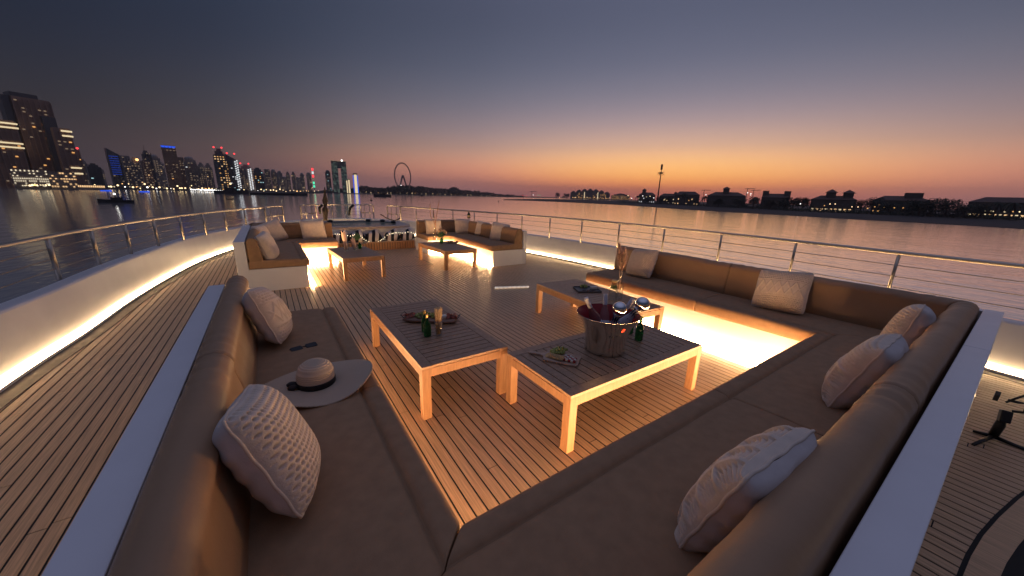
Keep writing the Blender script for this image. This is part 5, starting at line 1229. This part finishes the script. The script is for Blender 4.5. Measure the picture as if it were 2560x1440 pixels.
for i in range(24): c0 = a.lerp(b, .05 + .038 * i); c1 = a.lerp(b, .05 + .038 * i + .012); MB().tube([c0, c1], .0205, 10).build('ring', mat('grey_plastic', (.5, .47, .43), .4), o, world=True)
p_ = at(1172, 546, .80); bt = bottle('dark champagne bottle standing on the back ledge of the right L sofa', (p_.x, p_.y, .80), .26, .055, mat('dark_glass', (.02, .03, .015), .1), lab=mat('gold_label', (.5, .34, .18), .5))
# flush hatch in the deck
h = empty('deck_hatch', (2.3, 8.1, 0), 'flush deck hatch outlined in the planks before the hot tub', 'hatch')
for q in ((1.46, 7.62, 3.02, 7.635), (3.005, 7.636, 3.02, 8.8), (1.46, 7.636, 1.475, 8.8)): MB().box(q[0], q[1], .001, q[2], q[3], .0045).build('joint_strip', M_BLACK, h, world=True)
# camera gimbal standing behind the sofa
gb = empty('camera_gimbal', (4.22, -.20, 0), 'black camera gimbal on tiny tripod legs behind the sofa at right', 'gimbal')
GY = -.20
_f = at(2490, 1100); _h = Vector((_f.x, _f.y, 0)); _D = _h.length; _h.normalize()
def gp(u, v): d = ray(u, v); return EYE + d * (_D / (d.x * _h.x + d.y * _h.y))
base = gp(2482, 1090)
for u, v, dy in ((2432, 1112, .06), (2432, 1078, -.08), (2590, 1135, -.05)):
    e = at(u, v, .008); MB().tube([base, e], [.014, .010], 8).build('tripod_leg', M_BLACK, gb, smooth=True, world=True)
MB().tube([gp(2482, 1090), gp(2500, 1062), gp(2506, 1050)], [.024, .026, .022], 10).build('handle', M_BLACK, gb, smooth=True, world=True)
c_ = gp(2512, 1042); M__ = Matrix.Translation(c_) @ Euler((0, .35, .2)).to_matrix().to_4x4(); MB().box(-.032, -.025, -.04, .032, .025, .045, M__).build('control_block', M_BLACK, gb, world=True, bevel=.006)
MB().tube([gp(2530, 1028), gp(2562, 1032), gp(2570, 1010), gp(2545, 1006), gp(2520, 1000)], .010, 8).build('arm', M_BLACK, gb, smooth=True, world=True)
c_ = gp(2492, 990); M__ = Matrix.Translation(c_) @ Euler((0, .75, 0)).to_matrix().to_4x4(); MB().box(-.045, -.012, -.018, .045, .012, .018, M__).build('clamp', M_BLACK, gb, world=True, bevel=.003)
MB().tube([gp(2515, 1006), gp(2540, 996), gp(2575, 985)], .007, 8).build('cross_arm', M_BLACK, gb, smooth=True, world=True)
# ---------------------------------------------------------------- air
vm = bpy.data.materials.new('dusk_air'); vm.use_nodes = True; vn = vm.node_tree; vn.nodes.clear()
vo = vn.nodes.new('ShaderNodeOutputMaterial'); pv = vn.nodes.new('ShaderNodeVolumePrincipled'); vn.links.new(pv.outputs[0], vo.inputs['Volume'])
pv.inputs['Color'].default_value = (.9, .86, .86, 1); pv.inputs['Density'].default_value = 1.3e-4; pv.inputs['Anisotropy'].default_value = .3
hz_ = MB(); hz_.box(-6300, -6300, SEA - 3.2, 6300, 6300, 215)
ho = hz_.build('haze', vm); tag(ho, 'thin dusk haze over the whole bay', kind='stuff')
S.cycles.volume_bounces = 0; S.cycles.volume_max_steps = 64
